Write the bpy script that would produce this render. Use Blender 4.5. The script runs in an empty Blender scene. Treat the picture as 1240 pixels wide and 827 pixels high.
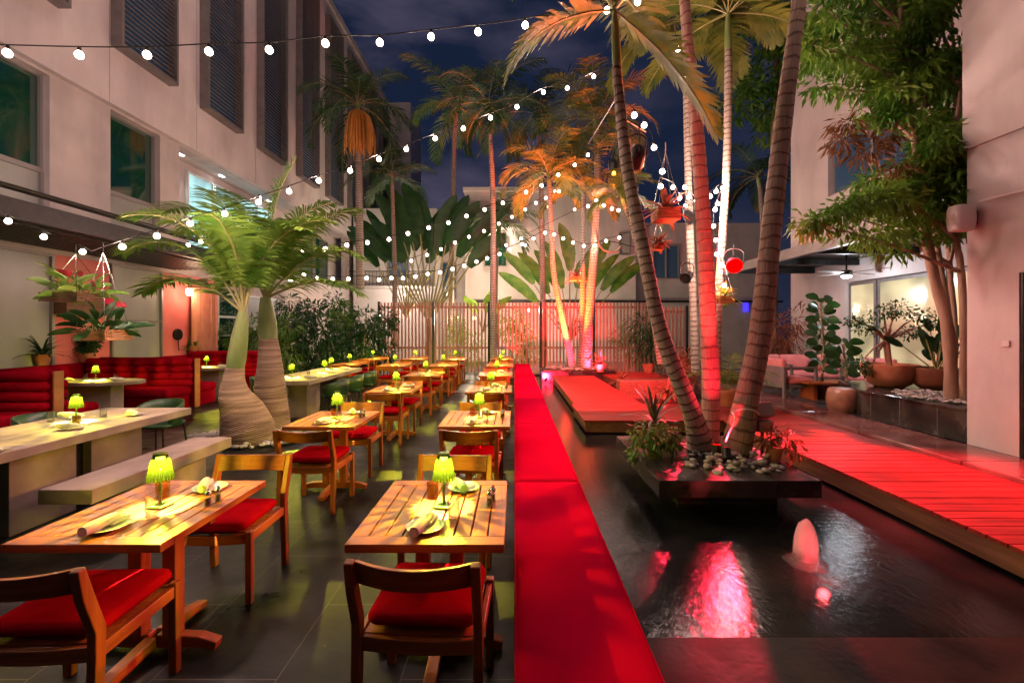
import bpy, bmesh, math, random
from mathutils import Vector, Matrix
R = math.radians
rnd = random.Random(7)
scene = bpy.context.scene
COL = scene.collection

# ------------------------------------------------------------------ camera
F, CX, CY, CZ = 551.0, 623.0, 399.0, 1.69
cam_d = bpy.data.cameras.new('camera'); cam = bpy.data.objects.new('camera', cam_d); COL.objects.link(cam)
cam.location = (0, 0, CZ); cam.rotation_euler = (R(90), 0, 0)
cam_d.sensor_width = 36; cam_d.lens = 36 * F / 1240
cam_d.shift_x = -3 / 1240; cam_d.shift_y = -14.5 / 1240
cam_d.clip_start = 0.05; cam_d.clip_end = 2000
scene.camera = cam

# ------------------------------------------------------------------ world: dusk sky
world = bpy.data.worlds.new('World'); scene.world = world; world.use_nodes = True
wn, wl = world.node_tree.nodes, world.node_tree.links
wn.clear()
wout = wn.new('ShaderNodeOutputWorld'); wbg = wn.new('ShaderNodeBackground')
sky = wn.new('ShaderNodeTexSky'); sky.sky_type = 'NISHITA'; sky.sun_disc = False
sky.sun_elevation = R(-4); sky.sun_rotation = R(120)
tc = wn.new('ShaderNodeTexCoord'); mp = wn.new('ShaderNodeMapping'); mp.inputs['Scale'].default_value = (1.6, 1.6, 4.5)
nz = wn.new('ShaderNodeTexNoise'); nz.inputs['Scale'].default_value = 2.2; nz.inputs['Detail'].default_value = 7; nz.inputs['Roughness'].default_value = .55
rp = wn.new('ShaderNodeValToRGB'); rp.color_ramp.elements[0].position = .42; rp.color_ramp.elements[1].position = .72
sx = wn.new('ShaderNodeSeparateXYZ'); mr = wn.new('ShaderNodeMapRange')
mr.inputs['From Min'].default_value = .35; mr.inputs['From Max'].default_value = -.45; mr.inputs['To Min'].default_value = .15; mr.inputs['To Max'].default_value = .95
ml = wn.new('ShaderNodeMath'); ml.operation = 'MULTIPLY'
ad = wn.new('ShaderNodeMix'); ad.data_type = 'RGBA'; ad.blend_type = 'ADD'; ad.inputs[0].default_value = 1
ad.inputs[7].default_value = (.06, .12, .34, 1)
mxw = wn.new('ShaderNodeMix'); mxw.data_type = 'RGBA'; mxw.inputs[7].default_value = (1.15, .95, 1.5, 1)
wl.new(tc.outputs['Generated'], mp.inputs['Vector']); wl.new(mp.outputs[0], nz.inputs['Vector']); wl.new(nz.outputs['Fac'], rp.inputs[0])
wl.new(tc.outputs['Generated'], sx.inputs[0]); wl.new(sx.outputs['X'], mr.inputs['Value'])
wl.new(rp.outputs[0], ml.inputs[0]); wl.new(mr.outputs[0], ml.inputs[1])
wl.new(sky.outputs[0], ad.inputs[6]); wl.new(ad.outputs[2], mxw.inputs[6]); wl.new(ml.outputs[0], mxw.inputs[0])
wl.new(mxw.outputs[2], wbg.inputs[0]); wbg.inputs[1].default_value = .06
wl.new(wbg.outputs[0], wout.inputs[0])

# ------------------------------------------------------------------ render settings
vs = scene.view_settings; scene.display_settings.display_device = 'sRGB'
vs.view_transform = 'Standard'; vs.look = 'None'; vs.exposure = 0.82; vs.gamma = 1.0; vs.use_curve_mapping = False
scene.render.engine = 'CYCLES'
cy = scene.cycles
cy.use_denoising = True
cy.max_bounces = 7; cy.diffuse_bounces = 3; cy.glossy_bounces = 3; cy.transmission_bounces = 6; cy.transparent_max_bounces = 12
cy.caustics_reflective = False; cy.caustics_refractive = False
cy.sample_clamp_indirect = 3.0; cy.use_light_tree = True

# ------------------------------------------------------------------ materials
MATS = {}
def _mat(name):
    m = bpy.data.materials.new(name); m.use_nodes = True
    n = m.node_tree.nodes; n.clear()
    o = n.new('ShaderNodeOutputMaterial')
    return m, n, m.node_tree.links, o
def mat(name, col, rough=.6, col2=None, scale=6, stretch=(1, 1, 1), bump=0.0, bscale=None, metal=0, spec=.5, detail=5, lo=.35, hi=.65, coat=0, coords='Object', rvar=0, sheen=0, streak=0):
    m, n, l, o = _mat(name)
    b = n.new('ShaderNodeBsdfPrincipled'); l.new(b.outputs[0], o.inputs[0])
    b.inputs['Base Color'].default_value = (*col, 1); b.inputs['Roughness'].default_value = rough
    b.inputs['Metallic'].default_value = metal; b.inputs['Specular IOR Level'].default_value = spec
    b.inputs['Coat Weight'].default_value = coat
    if sheen: b.inputs['Sheen Weight'].default_value = sheen
    if col2 or bump or rvar:
        t = n.new('ShaderNodeTexCoord'); mpp = n.new('ShaderNodeMapping'); mpp.inputs['Scale'].default_value = stretch
        l.new(t.outputs[coords], mpp.inputs[0])
        z = n.new('ShaderNodeTexNoise'); z.inputs['Scale'].default_value = scale; z.inputs['Detail'].default_value = detail
        l.new(mpp.outputs[0], z.inputs['Vector'])
    if col2:
        r = n.new('ShaderNodeValToRGB'); e = r.color_ramp.elements
        e[0].position = lo; e[1].position = hi; e[0].color = (*col, 1); e[1].color = (*col2, 1)
        l.new(z.outputs['Fac'], r.inputs[0]); l.new(r.outputs[0], b.inputs['Base Color'])
        if streak:
            m3 = n.new('ShaderNodeMapping'); m3.inputs['Scale'].default_value = (1.5, 1.5, .35); l.new(t.outputs[coords], m3.inputs[0])
            z4 = n.new('ShaderNodeTexNoise'); z4.inputs['Scale'].default_value = 1; z4.inputs['Detail'].default_value = 8; z4.inputs['Roughness'].default_value = .62; l.new(m3.outputs[0], z4.inputs['Vector'])
            q4 = n.new('ShaderNodeMapRange'); q4.inputs['From Min'].default_value = .34; q4.inputs['From Max'].default_value = .56; q4.inputs['To Min'].default_value = 1-streak; q4.inputs['To Max'].default_value = 1; l.new(z4.outputs['Fac'], q4.inputs['Value'])
            x4 = n.new('ShaderNodeMix'); x4.data_type = 'RGBA'; x4.blend_type = 'MULTIPLY'; x4.inputs[0].default_value = 1; l.new(r.outputs[0], x4.inputs[6]); l.new(q4.outputs[0], x4.inputs[7]); l.new(x4.outputs[2], b.inputs['Base Color'])
    if rvar:
        q = n.new('ShaderNodeMapRange'); q.inputs['From Min'].default_value = .35; q.inputs['From Max'].default_value = .65
        q.inputs['To Min'].default_value = max(.02, rough - rvar); q.inputs['To Max'].default_value = rough + rvar
        l.new(z.outputs['Fac'], q.inputs['Value']); l.new(q.outputs[0], b.inputs['Roughness'])
    if bump:
        z2 = n.new('ShaderNodeTexNoise'); z2.inputs['Scale'].default_value = bscale or scale * 4; z2.inputs['Detail'].default_value = 4
        l.new(mpp.outputs[0], z2.inputs['Vector'])
        bp = n.new('ShaderNodeBump'); bp.inputs['Strength'].default_value = bump; bp.inputs['Distance'].default_value = .02
        l.new(z2.outputs['Fac'], bp.inputs['Height']); l.new(bp.outputs[0], b.inputs['Normal'])
    MATS[name] = m
    return m
def leafmat(name, col, col2, scale=3, trans=.35, rough=.45):
    m, n, l, o = _mat(name)
    t = n.new('ShaderNodeTexCoord'); z = n.new('ShaderNodeTexNoise'); z.inputs['Scale'].default_value = scale; z.inputs['Detail'].default_value = 3
    l.new(t.outputs['Object'], z.inputs['Vector'])
    r = n.new('ShaderNodeValToRGB'); e = r.color_ramp.elements
    e[0].position = .35; e[1].position = .65; e[0].color = (*col, 1); e[1].color = (*col2, 1)
    l.new(z.outputs['Fac'], r.inputs[0])
    b = n.new('ShaderNodeBsdfPrincipled'); b.inputs['Roughness'].default_value = rough; b.inputs['Specular IOR Level'].default_value = .4
    tr = n.new('ShaderNodeBsdfTranslucent'); mx = n.new('ShaderNodeMixShader'); mx.inputs[0].default_value = trans
    l.new(r.outputs[0], b.inputs['Base Color']); l.new(r.outputs[0], tr.inputs[0])
    l.new(b.outputs[0], mx.inputs[1]); l.new(tr.outputs[0], mx.inputs[2]); l.new(mx.outputs[0], o.inputs[0])
    return m
def emis(name, col, s, sample=False):
    m, n, l, o = _mat(name)
    e = n.new('ShaderNodeEmission'); e.inputs[0].default_value = (*col, 1); e.inputs[1].default_value = s
    l.new(e.outputs[0], o.inputs[0])
    m.cycles.emission_sampling = 'AUTO' if sample else 'NONE'
    return m
def woodmat(name, a, b, rough=.45, axis='Y', spec=.3):
    st = {'Y': (9, .7, 9), 'X': (.7, 9, 9), 'Z': (9, 9, .7)}[axis]
    return mat(name, a, rough, b, 2.6, st, .12, 9, detail=8, lo=.3, hi=.7, spec=spec)
def trunkmat(name, a, b, scar, spacing=.1, frac=.82, rough=.8, bst=.5):
    m, n, l, o = _mat(name)
    uv = n.new('ShaderNodeUVMap'); sp = n.new('ShaderNodeSeparateXYZ'); l.new(uv.outputs[0], sp.inputs[0])
    t = n.new('ShaderNodeTexCoord'); z = n.new('ShaderNodeTexNoise'); z.inputs['Scale'].default_value = 7; z.inputs['Detail'].default_value = 6; l.new(t.outputs['Object'], z.inputs['Vector'])
    nz2 = n.new('ShaderNodeMath'); nz2.operation = 'MULTIPLY_ADD'; nz2.inputs[1].default_value = .8; l.new(z.outputs['Fac'], nz2.inputs[0])
    dv = n.new('ShaderNodeMath'); dv.operation = 'DIVIDE'; dv.inputs[1].default_value = spacing; l.new(sp.outputs['Y'], dv.inputs[0]); l.new(dv.outputs[0], nz2.inputs[2])
    fr = n.new('ShaderNodeMath'); fr.operation = 'FRACT'; l.new(nz2.outputs[0], fr.inputs[0])
    gt = n.new('ShaderNodeMapRange'); gt.inputs['From Min'].default_value = frac - .1; gt.inputs['From Max'].default_value = frac + .05; l.new(fr.outputs[0], gt.inputs['Value'])
    mp2 = n.new('ShaderNodeMapping'); mp2.inputs['Scale'].default_value = (60, 5, 1); l.new(uv.outputs[0], mp2.inputs[0])
    z3 = n.new('ShaderNodeTexNoise'); z3.inputs['Scale'].default_value = 1; z3.inputs['Detail'].default_value = 5; l.new(mp2.outputs[0], z3.inputs['Vector'])
    r = n.new('ShaderNodeValToRGB'); e = r.color_ramp.elements; e[0].position = .35; e[1].position = .65; e[0].color = (*a, 1); e[1].color = (*b, 1)
    l.new(z3.outputs['Fac'], r.inputs[0])
    mx = n.new('ShaderNodeMix'); mx.data_type = 'RGBA'; mx.inputs[7].default_value = (*scar, 1); l.new(gt.outputs[0], mx.inputs[0]); l.new(r.outputs[0], mx.inputs[6])
    bs = n.new('ShaderNodeBsdfPrincipled'); bs.inputs['Roughness'].default_value = rough; bs.inputs['Specular IOR Level'].default_value = .25; l.new(mx.outputs[2], bs.inputs['Base Color'])
    bp = n.new('ShaderNodeBump'); bp.inputs['Strength'].default_value = bst; bp.inputs['Distance'].default_value = .01; bp.invert = True
    l.new(gt.outputs[0], bp.inputs['Height']); l.new(bp.outputs[0], bs.inputs['Normal']); l.new(bs.outputs[0], o.inputs[0])
    return m

# ------------------------------------------------------------------ mesh builder
def frame_of(d):
    d = d.normalized(); up = Vector((0, 0, 1)) if abs(d.z) < .9 else Vector((0, 1, 0))
    s = d.cross(up).normalized(); return s, s.cross(d).normalized()
class MB:
    def __init__(s): s.v = []; s.f = []; s.uv = None
    def add(s, vs_, fs):
        k = len(s.v); s.v += [Vector(p) for p in vs_]; s.f += [tuple(i + k for i in f) for f in fs]; return s
    def box(s, x0, x1, y0, y1, z0, z1):
        return s.add([(x0,y0,z0),(x1,y0,z0),(x1,y1,z0),(x0,y1,z0),(x0,y0,z1),(x1,y0,z1),(x1,y1,z1),(x0,y1,z1)],
                     [(0,3,2,1),(4,5,6,7),(0,1,5,4),(1,2,6,5),(2,3,7,6),(3,0,4,7)])
    def obox(s, c, sz, rot=(0,0,0)):
        from mathutils import Euler
        M = Euler(rot).to_matrix(); c = Vector(c); h = Vector(sz) / 2; vs_ = []
        for z in (-1,1):
            for x, y in ((-1,-1),(1,-1),(1,1),(-1,1)): vs_.append(c + M @ Vector((x*h.x, y*h.y, z*h.z)))
        return s.add(vs_, [(0,3,2,1),(4,5,6,7),(0,1,5,4),(1,2,6,5),(2,3,7,6),(3,0,4,7)])
    def bar(s, pts, w, t, side=Vector((1,0,0))):
        # rectangular section swept through pts; w along side, t across
        pts = [Vector(p) for p in pts]; vs_ = []; fs = []
        for i, p in enumerate(pts):
            d = (pts[min(i+1, len(pts)-1)] - pts[max(i-1, 0)]).normalized(); n_ = d.cross(side).normalized()
            ww = w[i] if isinstance(w, (list, tuple)) else w; tt = t[i] if isinstance(t, (list, tuple)) else t
            vs_ += [p - side*ww/2 - n_*tt/2, p + side*ww/2 - n_*tt/2, p + side*ww/2 + n_*tt/2, p - side*ww/2 + n_*tt/2]
        for i in range(len(pts)-1):
            a = 4*i
            for j in range(4): fs.append((a+j, a+(j+1)%4, a+4+(j+1)%4, a+4+j))
        fs += [(3,2,1,0), tuple(range(len(vs_)-4, len(vs_)))]
        return s.add(vs_, fs)
    def tube(s, pts, radii, n=8, uv=False, cap=True):
        pts = [Vector(p) for p in pts]; vs_ = []; fs = []; L = 0; Ls = []
        if not isinstance(radii, (list, tuple)): radii = [radii]*len(pts)
        base = len(s.v); sd = None
        for i, p in enumerate(pts):
            if i: L += (p - pts[i-1]).length
            Ls.append(L); d = pts[min(i+1, len(pts)-1)] - pts[max(i-1, 0)]
            a, b = frame_of(d)
            if sd is not None:
                dn = d.normalized(); a = (sd - dn*sd.dot(dn))
                if a.length < 1e-6: a, b = frame_of(d)
                a.normalize(); b = a.cross(dn).normalized()
            sd = a
            for j in range(n):
                t = 2*math.pi*j/n; vs_.append(p + (a*math.cos(t) + b*math.sin(t))*radii[i])
        uvs = []
        for i in range(len(pts)-1):
            for j in range(n):
                fs.append((i*n+j, i*n+(j+1)%n, (i+1)*n+(j+1)%n, (i+1)*n+j))
                uvs.append([(j/n, Ls[i]), ((j+1)/n, Ls[i]), ((j+1)/n, Ls[i+1]), (j/n, Ls[i+1])])
        if cap:
            fs += [tuple(range(n))[::-1], tuple(range((len(pts)-1)*n, len(pts)*n))]; uvs += [[(0,0)]*n]*2
        if uv:
            if s.uv is None: s.uv = []
            s.uv += uvs
        return s.add(vs_, fs)
    def lathe(s, prof, c=(0,0,0), n=24, close=True, flute=0, nf=0, sq=None):
        c = Vector(c); vs_ = []; fs = []
        for r, z in prof:
            for j in range(n):
                t = 2*math.pi*j/n; rr = r*(1 + flute*math.cos(nf*t)) if flute else r
                vs_.append(c + Vector((rr*math.cos(t), rr*math.sin(t), z)))
        for i in range(len(prof)-1):
            for j in range(n): fs.append((i*n+j, i*n+(j+1)%n, (i+1)*n+(j+1)%n, (i+1)*n+j))
        if close: fs += [tuple(range(n))[::-1], tuple(range((len(prof)-1)*n, len(prof)*n))]
        return s.add(vs_, fs)
    def prism(s, poly, z0, z1):
        n = len(poly); vs_ = [(x,y,z0) for x,y in poly] + [(x,y,z1) for x,y in poly]
        fs = [tuple(range(n))[::-1], tuple(range(n,2*n))] + [(i,(i+1)%n,n+(i+1)%n,n+i) for i in range(n)]
        return s.add(vs_, fs)
    def cushion(s, x0, x1, y0, y1, z0, z1, e=.03, puff=.01, p=6, n=40, rx=None):
        # rounded pad: stacked superellipse-ish rounded rectangles
        cx, cyy = (x0+x1)/2, (y0+y1)/2; a, b = (x1-x0)/2, (y1-y0)/2; rc = rx or min(a,b)*.22
        rings = []
        def ring(ins, z):
            vs_ = []; A, B = a-ins, b-ins; rr = max(rc-ins*.5, .004); m = n//4
            for q in range(4):
                sxx, syy = ((1,1),(-1,1),(-1,-1),(1,-1))[q]
                for k in range(m):
                    t = math.pi/2*q + math.pi/2*k/(m-1)
                    vs_.append((cx + sxx*(A-rr) + rr*math.cos(t), cyy + syy*(B-rr) + rr*math.sin(t), z))
            return vs_
        h = z1-z0
        lv = [(e*.9,0),(e*.3,.12*h),(0,.35*h),(0,.6*h),(e*.25,.85*h),(e*.8,.97*h)]
        mm = min(a,b)
        for q, zz in ((.25,.35),(.45,.65),(.7,.9),(.93,1.0)): lv.append((e*.8+(mm-e)*q, h*.97+puff*zz))
        vs_ = []; [vs_.extend(ring(i_, z0+z_)) for i_, z_ in lv]; N = (n//4)*4
        fs = [tuple(range(N))[::-1], tuple(range((len(lv)-1)*N, len(lv)*N))]
        for i in range(len(lv)-1):
            for j in range(N): fs.append((i*N+j, i*N+(j+1)%N, (i+1)*N+(j+1)%N, (i+1)*N+j))
        return s.add(vs_, fs)
    def build(s, name, m, parent=None, smooth=False, bevel=0):
        off = Vector((0,0,0))
        if parent is not None:
            q = parent
            while q is not None: off += q.location; q = q.parent
        else:
            xs = [p.x for p in s.v]; ys = [p.y for p in s.v]
            off = Vector(((min(xs)+max(xs))/2, (min(ys)+max(ys))/2, min(p.z for p in s.v)))
        me = bpy.data.meshes.new(name); me.from_pydata([tuple(p-off) for p in s.v], [], s.f)
        if s.uv is not None and len(s.uv) == len(s.f):
            u = me.uv_layers.new(name='UVMap'); k = 0; flat = []
            for f in s.uv:
                for q in f: flat += q
            u.data.foreach_set('uv', flat)
        if smooth: me.polygons.foreach_set('use_smooth', [True]*len(me.polygons))
        me.materials.append(m); me.update()
        o = bpy.data.objects.new(name, me); COL.objects.link(o)
        if parent is not None: o.parent = parent
        else: o.location = off
        if smooth and smooth != 'all':
            try: me.set_sharp_from_angle(angle=R(50))
            except Exception: pass
        if bevel:
            bv = o.modifiers.new('bevel', 'BEVEL'); bv.width = bevel; bv.segments = 2; bv.limit_method = 'ANGLE'; bv.angle_limit = R(35)
        return o
def tag(o, label, cat, group=None):
    o['label'] = label; o['category'] = cat
    if group: o['group'] = group
    return o
def struct(o): o['kind'] = 'structure'; return o
def stuff(o, label, cat):
    o['kind'] = 'stuff'; o['label'] = label; o['category'] = cat; return o
def thing(name, label, cat, loc=(0,0,0), group=None):
    o = bpy.data.objects.new(name, None); COL.objects.link(o); o.location = loc; o.empty_display_size = .1
    return tag(o, label, cat, group)
def dup(o, loc, rz=0.0, label=None, group=None, parent=None, scale=None):
    c = o.copy(); COL.objects.link(c)
    if parent is not None: c.parent = parent
    else:
        c.location = loc; c.rotation_euler = (0,0,rz)
        if scale: c.scale = (scale,)*3
        if label: c['label'] = label
        if group: c['group'] = group
    for ch in list(o.children): dup(ch, None, parent=c)
    return c
def at(px, py, Y): return Vector(((px-CX)/F*Y, Y, CZ-(py-CY)/F*Y))
def point(parent, loc, e, col, r=.04, name='glow'):
    d = bpy.data.lights.new(name, 'POINT'); d.energy = e; d.color = col; d.shadow_soft_size = r
    o = bpy.data.objects.new(name, d); COL.objects.link(o)
    if parent is not None:
        o.parent = parent; q = parent; off = Vector((0,0,0))
        while q is not None: off += q.location; q = q.parent
        o.location = Vector(loc) - off
    else: o.location = loc
    return o
def spot(parent, loc, target, e, col, angle=40, blend=.6, r=.05, name='beam'):
    d = bpy.data.lights.new(name, 'SPOT'); d.energy = e; d.color = col; d.shadow_soft_size = r; d.spot_size = R(angle); d.spot_blend = blend
    o = bpy.data.objects.new(name, d); COL.objects.link(o)
    off = Vector((0,0,0)); q = parent
    while q is not None: off += q.location; q = q.parent
    if parent is not None: o.parent = parent
    o.location = Vector(loc) - off
    o.rotation_euler = (Vector(target)-Vector(loc)).to_track_quat('-Z', 'Y').to_euler()
    return o
def spline(pts, n):
    pts = [Vector(p) for p in pts]; out = []; m = len(pts)-1
    for i in range(n+1):
        t = i/n*m; k = min(int(t), m-1); u = t-k
        p0 = pts[max(k-1,0)]; p1 = pts[k]; p2 = pts[k+1]; p3 = pts[min(k+2,m)]
        out.append(.5*((2*p1) + (p2-p0)*u + (2*p0-5*p1+4*p2-p3)*u*u + (3*p1-p0-3*p2+p3)*u**3))
    return out

# ------------------------------------------------------------------ palette
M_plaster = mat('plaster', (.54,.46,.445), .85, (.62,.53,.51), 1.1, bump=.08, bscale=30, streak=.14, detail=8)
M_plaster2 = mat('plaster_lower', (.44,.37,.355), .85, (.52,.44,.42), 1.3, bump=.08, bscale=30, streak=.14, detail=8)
M_white = mat('white_render', (.55,.5,.48), .8, (.63,.58,.55), 1.5)
M_pinkwall = mat('pink_wall', (.62,.13,.12), .7, (.70,.18,.15), 1.5)
M_frame = mat('alu_frame', (.28,.25,.24), .45, metal=.3)
M_dark = mat('black_metal', (.012,.011,.011), .4, (.03,.027,.025), 9, metal=.5)
M_louv = mat('louvre_grey', (.16,.14,.135), .5, (.21,.18,.17), 5, metal=.3)
M_black = mat('black_stone', (.012,.011,.011), .22, (.035,.03,.028), 3, bump=.1, bscale=14, rvar=.12)
M_floorB = None
M_conc = mat('concrete', (.17,.118,.108), .75, (.34,.245,.225), 3.2, bump=.12, bscale=16, detail=8, lo=.25, hi=.75)
M_wood = woodmat('teak_length', (.20,.045,.009), (.40,.115,.022), .42, 'Y')
M_woodx = woodmat('teak_cross', (.20,.045,.009), (.38,.108,.020), .42, 'X')
M_woodz = woodmat('teak_upright', (.19,.042,.009), (.36,.10,.020), .42, 'Z')
M_deck = woodmat('deck_boards', (.13,.013,.011), (.32,.034,.027), .55, 'X', .12)  # boards coloured redder than timber to deepen the red light
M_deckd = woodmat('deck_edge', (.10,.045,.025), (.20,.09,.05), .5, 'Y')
M_red = mat('red_fabric', (.25,.002,.006), .85, (.34,.0035,.009), 5, bump=.08, bscale=260, spec=0)
M_redb = mat('red_bench_fabric', (.34,.0015,.020), .85, (.44,.0025,.030), .9, bump=.25, bscale=5.5, spec=0)
M_redd = mat('red_booth_fabric', (.20,.002,.008), .85, (.27,.003,.011), 5, bump=.08, bscale=200, spec=0)
M_pinkf = mat('pink_fabric', (.60,.16,.16), .8, (.68,.22,.21), 4, bump=.05, bscale=40)
M_leather = mat('tan_leather', (.32,.09,.03), .5, (.40,.13,.05), 8)
M_grch = mat('green_chair_shell', (.010,.035,.012), .35, (.02,.05,.018), 5)
M_plate = mat('plate_glaze', (.62,.58,.48), .25, coat=.5)
M_nap = mat('napkin_linen', (.62,.55,.50), .9, (.70,.63,.57), 20, bump=.15, bscale=60)
M_terra = mat('terracotta', (.36,.11,.05), .8, (.45,.16,.08), 7, bump=.06)
M_potb = mat('brown_glazed_pot', (.16,.07,.04), .4, (.28,.13,.08), 5)
M_steel = mat('steel', (.6,.58,.55), .25, metal=1)
M_pebble = mat('pebble', (.16,.14,.13), .55, (.42,.37,.33), 1.2, detail=8)
M_soil = mat('soil', (.02,.014,.01), .95, (.05,.035,.025), 12, bump=.4)
L_palm = leafmat('palm_leaf', (.06,.10,.010), (.20,.21,.03), 2.5, .4)
L_bottle = leafmat('bottle_palm_leaf', (.06,.16,.012), (.18,.28,.04), 2.6, .35)
L_dark = leafmat('dark_leaf', (.010,.045,.010), (.03,.085,.018), 3, .25)
L_mid = leafmat('mid_leaf', (.045,.13,.015), (.13,.22,.035), 3, .3)
L_olive = leafmat('olive_leaf', (.035,.14,.010), (.16,.29,.03), 1.4, .35)
L_lime = leafmat('lime_leaf', (.10,.24,.02), (.26,.36,.07), 4, .4)
L_copper = leafmat('copper_leaf', (.16,.045,.025), (.34,.12,.05), 5, .35)
L_redlit = leafmat('red_lit_leaf', (.07,.045,.015), (.22,.09,.035), 5, .35)  # reddish tint stands in for red light on the tree leaves
M_rachis = mat('leaf_stalk', (.22,.22,.07), .5, (.30,.26,.10), 5)
T_grey = trunkmat('palm_bark_grey', (.21,.16,.125), (.38,.31,.25), (.085,.06,.045), .095)
T_brown = trunkmat('palm_bark_brown', (.15,.105,.075), (.28,.21,.16), (.085,.06,.045), .13, .86)
T_mid = trunkmat('palm_bark_wide_rings', (.26,.17,.13), (.38,.27,.21), (.13,.08,.06), .125, .88)
T_bottle = mat('bottle_palm_bark', (.20,.125,.085), .8, (.40,.27,.20), 1.6, (1,1,14), bump=.18, bscale=5, detail=7, spec=.2)
M_shaft = mat('crownshaft', (.13,.20,.05), .5, (.24,.27,.10), 3, (3,3,.6))
M_bark = mat('tree_bark', (.17,.10,.06), .85, (.32,.21,.14), 5, (1,1,.25), bump=.4, bscale=20)
# ------------------------------------------------------------------ special materials
def mk_floor():
    m, n, l, o = _mat('slate_tiles')
    t = n.new('ShaderNodeTexCoord'); mp_ = n.new('ShaderNodeMapping'); mp_.inputs['Rotation'].default_value = (0,0,R(90)); l.new(t.outputs['Object'], mp_.inputs[0])
    br = n.new('ShaderNodeTexBrick'); br.inputs['Scale'].default_value = 1; br.inputs['Brick Width'].default_value = 1.2; br.inputs['Row Height'].default_value = .6
    br.inputs['Mortar Size'].default_value = .0035; br.inputs['Mortar Smooth'].default_value = .3; br.inputs['Color1'].default_value = (.006,.0058,.0055,1); br.inputs['Color2'].default_value = (.0095,.009,.0082,1); br.inputs['Mortar'].default_value = (.06,.052,.04,1)
    l.new(mp_.outputs[0], br.inputs['Vector'])
    z = n.new('ShaderNodeTexNoise'); z.inputs['Scale'].default_value = 1.7; z.inputs['Detail'].default_value = 10; z.inputs['Roughness'].default_value = .65; l.new(t.outputs['Object'], z.inputs['Vector'])
    r = n.new('ShaderNodeValToRGB'); e = r.color_ramp.elements; e[0].position = .38; e[1].position = .68; e[0].color = (.45,.45,.45,1); e[1].color = (2.1,2.0,1.8,1); l.new(z.outputs['Fac'], r.inputs[0])
    mu = n.new('ShaderNodeMix'); mu.data_type = 'RGBA'; mu.blend_type = 'MULTIPLY'; mu.inputs[0].default_value = 1; l.new(br.outputs['Color'], mu.inputs[6]); l.new(r.outputs[0], mu.inputs[7])
    sp = n.new('ShaderNodeTexVoronoi'); sp.inputs['Scale'].default_value = 9; l.new(t.outputs['Object'], sp.inputs['Vector'])
    lt = n.new('ShaderNodeMath'); lt.operation = 'LESS_THAN'; lt.inputs[1].default_value = .028; l.new(sp.outputs['Distance'], lt.inputs[0])
    m2 = n.new('ShaderNodeMix'); m2.data_type = 'RGBA'; m2.inputs[7].default_value = (.20,.18,.15,1); l.new(lt.outputs[0], m2.inputs[0]); l.new(mu.outputs[2], m2.inputs[6])
    b = n.new('ShaderNodeBsdfPrincipled'); b.inputs['Specular IOR Level'].default_value = .13; l.new(m2.outputs[2], b.inputs['Base Color'])
    q = n.new('ShaderNodeMapRange'); q.inputs['From Min'].default_value = .35; q.inputs['From Max'].default_value = .65; q.inputs['To Min'].default_value = .25; q.inputs['To Max'].default_value = .55; l.new(z.outputs['Fac'], q.inputs['Value']); l.new(q.outputs[0], b.inputs['Roughness'])
    bp = n.new('ShaderNodeBump'); bp.inputs['Strength'].default_value = .25; bp.inputs['Distance'].default_value = .01
    z2 = n.new('ShaderNodeTexNoise'); z2.inputs['Scale'].default_value = 14; z2.inputs['Detail'].default_value = 6; l.new(t.outputs['Object'], z2.inputs['Vector']); l.new(z2.outputs['Fac'], bp.inputs['Height']); l.new(bp.outputs[0], b.inputs['Normal'])
    l.new(b.outputs[0], o.inputs[0]); return m
M_floor = mk_floor()
def mk_water():
    m, n, l, o = _mat('pond_water')
    b = n.new('ShaderNodeBsdfPrincipled'); b.inputs['Roughness'].default_value = .12; b.inputs['IOR'].default_value = 1.33; b.inputs['Specular IOR Level'].default_value = .2
    t = n.new('ShaderNodeTexCoord'); mp_ = n.new('ShaderNodeMapping'); mp_.inputs['Scale'].default_value = (1,.55,1); l.new(t.outputs['Object'], mp_.inputs[0])
    z0 = n.new('ShaderNodeTexNoise'); z0.inputs['Scale'].default_value = 1.3; z0.inputs['Detail'].default_value = 8; l.new(t.outputs['Object'], z0.inputs['Vector'])
    r = n.new('ShaderNodeValToRGB'); e = r.color_ramp.elements; e[0].position = .42; e[1].position = .75; e[0].color = (.006,.007,.007,1); e[1].color = (.030,.025,.021,1); l.new(z0.outputs['Fac'], r.inputs[0]); l.new(r.outputs[0], b.inputs['Base Color'])
    z = n.new('ShaderNodeTexNoise'); z.inputs['Scale'].default_value = 22; z.inputs['Detail'].default_value = 6; z.inputs['Roughness'].default_value = .6; l.new(mp_.outputs[0], z.inputs['Vector'])
    bp = n.new('ShaderNodeBump'); bp.inputs['Strength'].default_value = .32; bp.inputs['Distance'].default_value = .010; l.new(z.outputs['Fac'], bp.inputs['Height']); l.new(bp.outputs[0], b.inputs['Normal'])
    l.new(b.outputs[0], o.inputs[0]); return m
M_water = mk_water()
def mk_thin(name, tint, fac=.12, rough=.03, extra=None):
    m, n, l, o = _mat(name)
    tr = n.new('ShaderNodeBsdfTransparent'); tr.inputs[0].default_value = (*tint, 1)
    g = n.new('ShaderNodeBsdfGlossy'); g.inputs['Roughness'].default_value = rough
    lw = n.new('ShaderNodeLayerWeight'); lw.inputs[0].default_value = .5
    mr_ = n.new('ShaderNodeMapRange'); mr_.inputs['To Min'].default_value = fac*.6; mr_.inputs['To Max'].default_value = min(1, fac*5); l.new(lw.outputs['Facing'], mr_.inputs['Value'])
    mx = n.new('ShaderNodeMixShader'); l.new(mr_.outputs[0], mx.inputs[0]); l.new(tr.outputs[0], mx.inputs[1]); l.new(g.outputs[0], mx.inputs[2]); l.new(mx.outputs[0], o.inputs[0])
    return m
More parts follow.
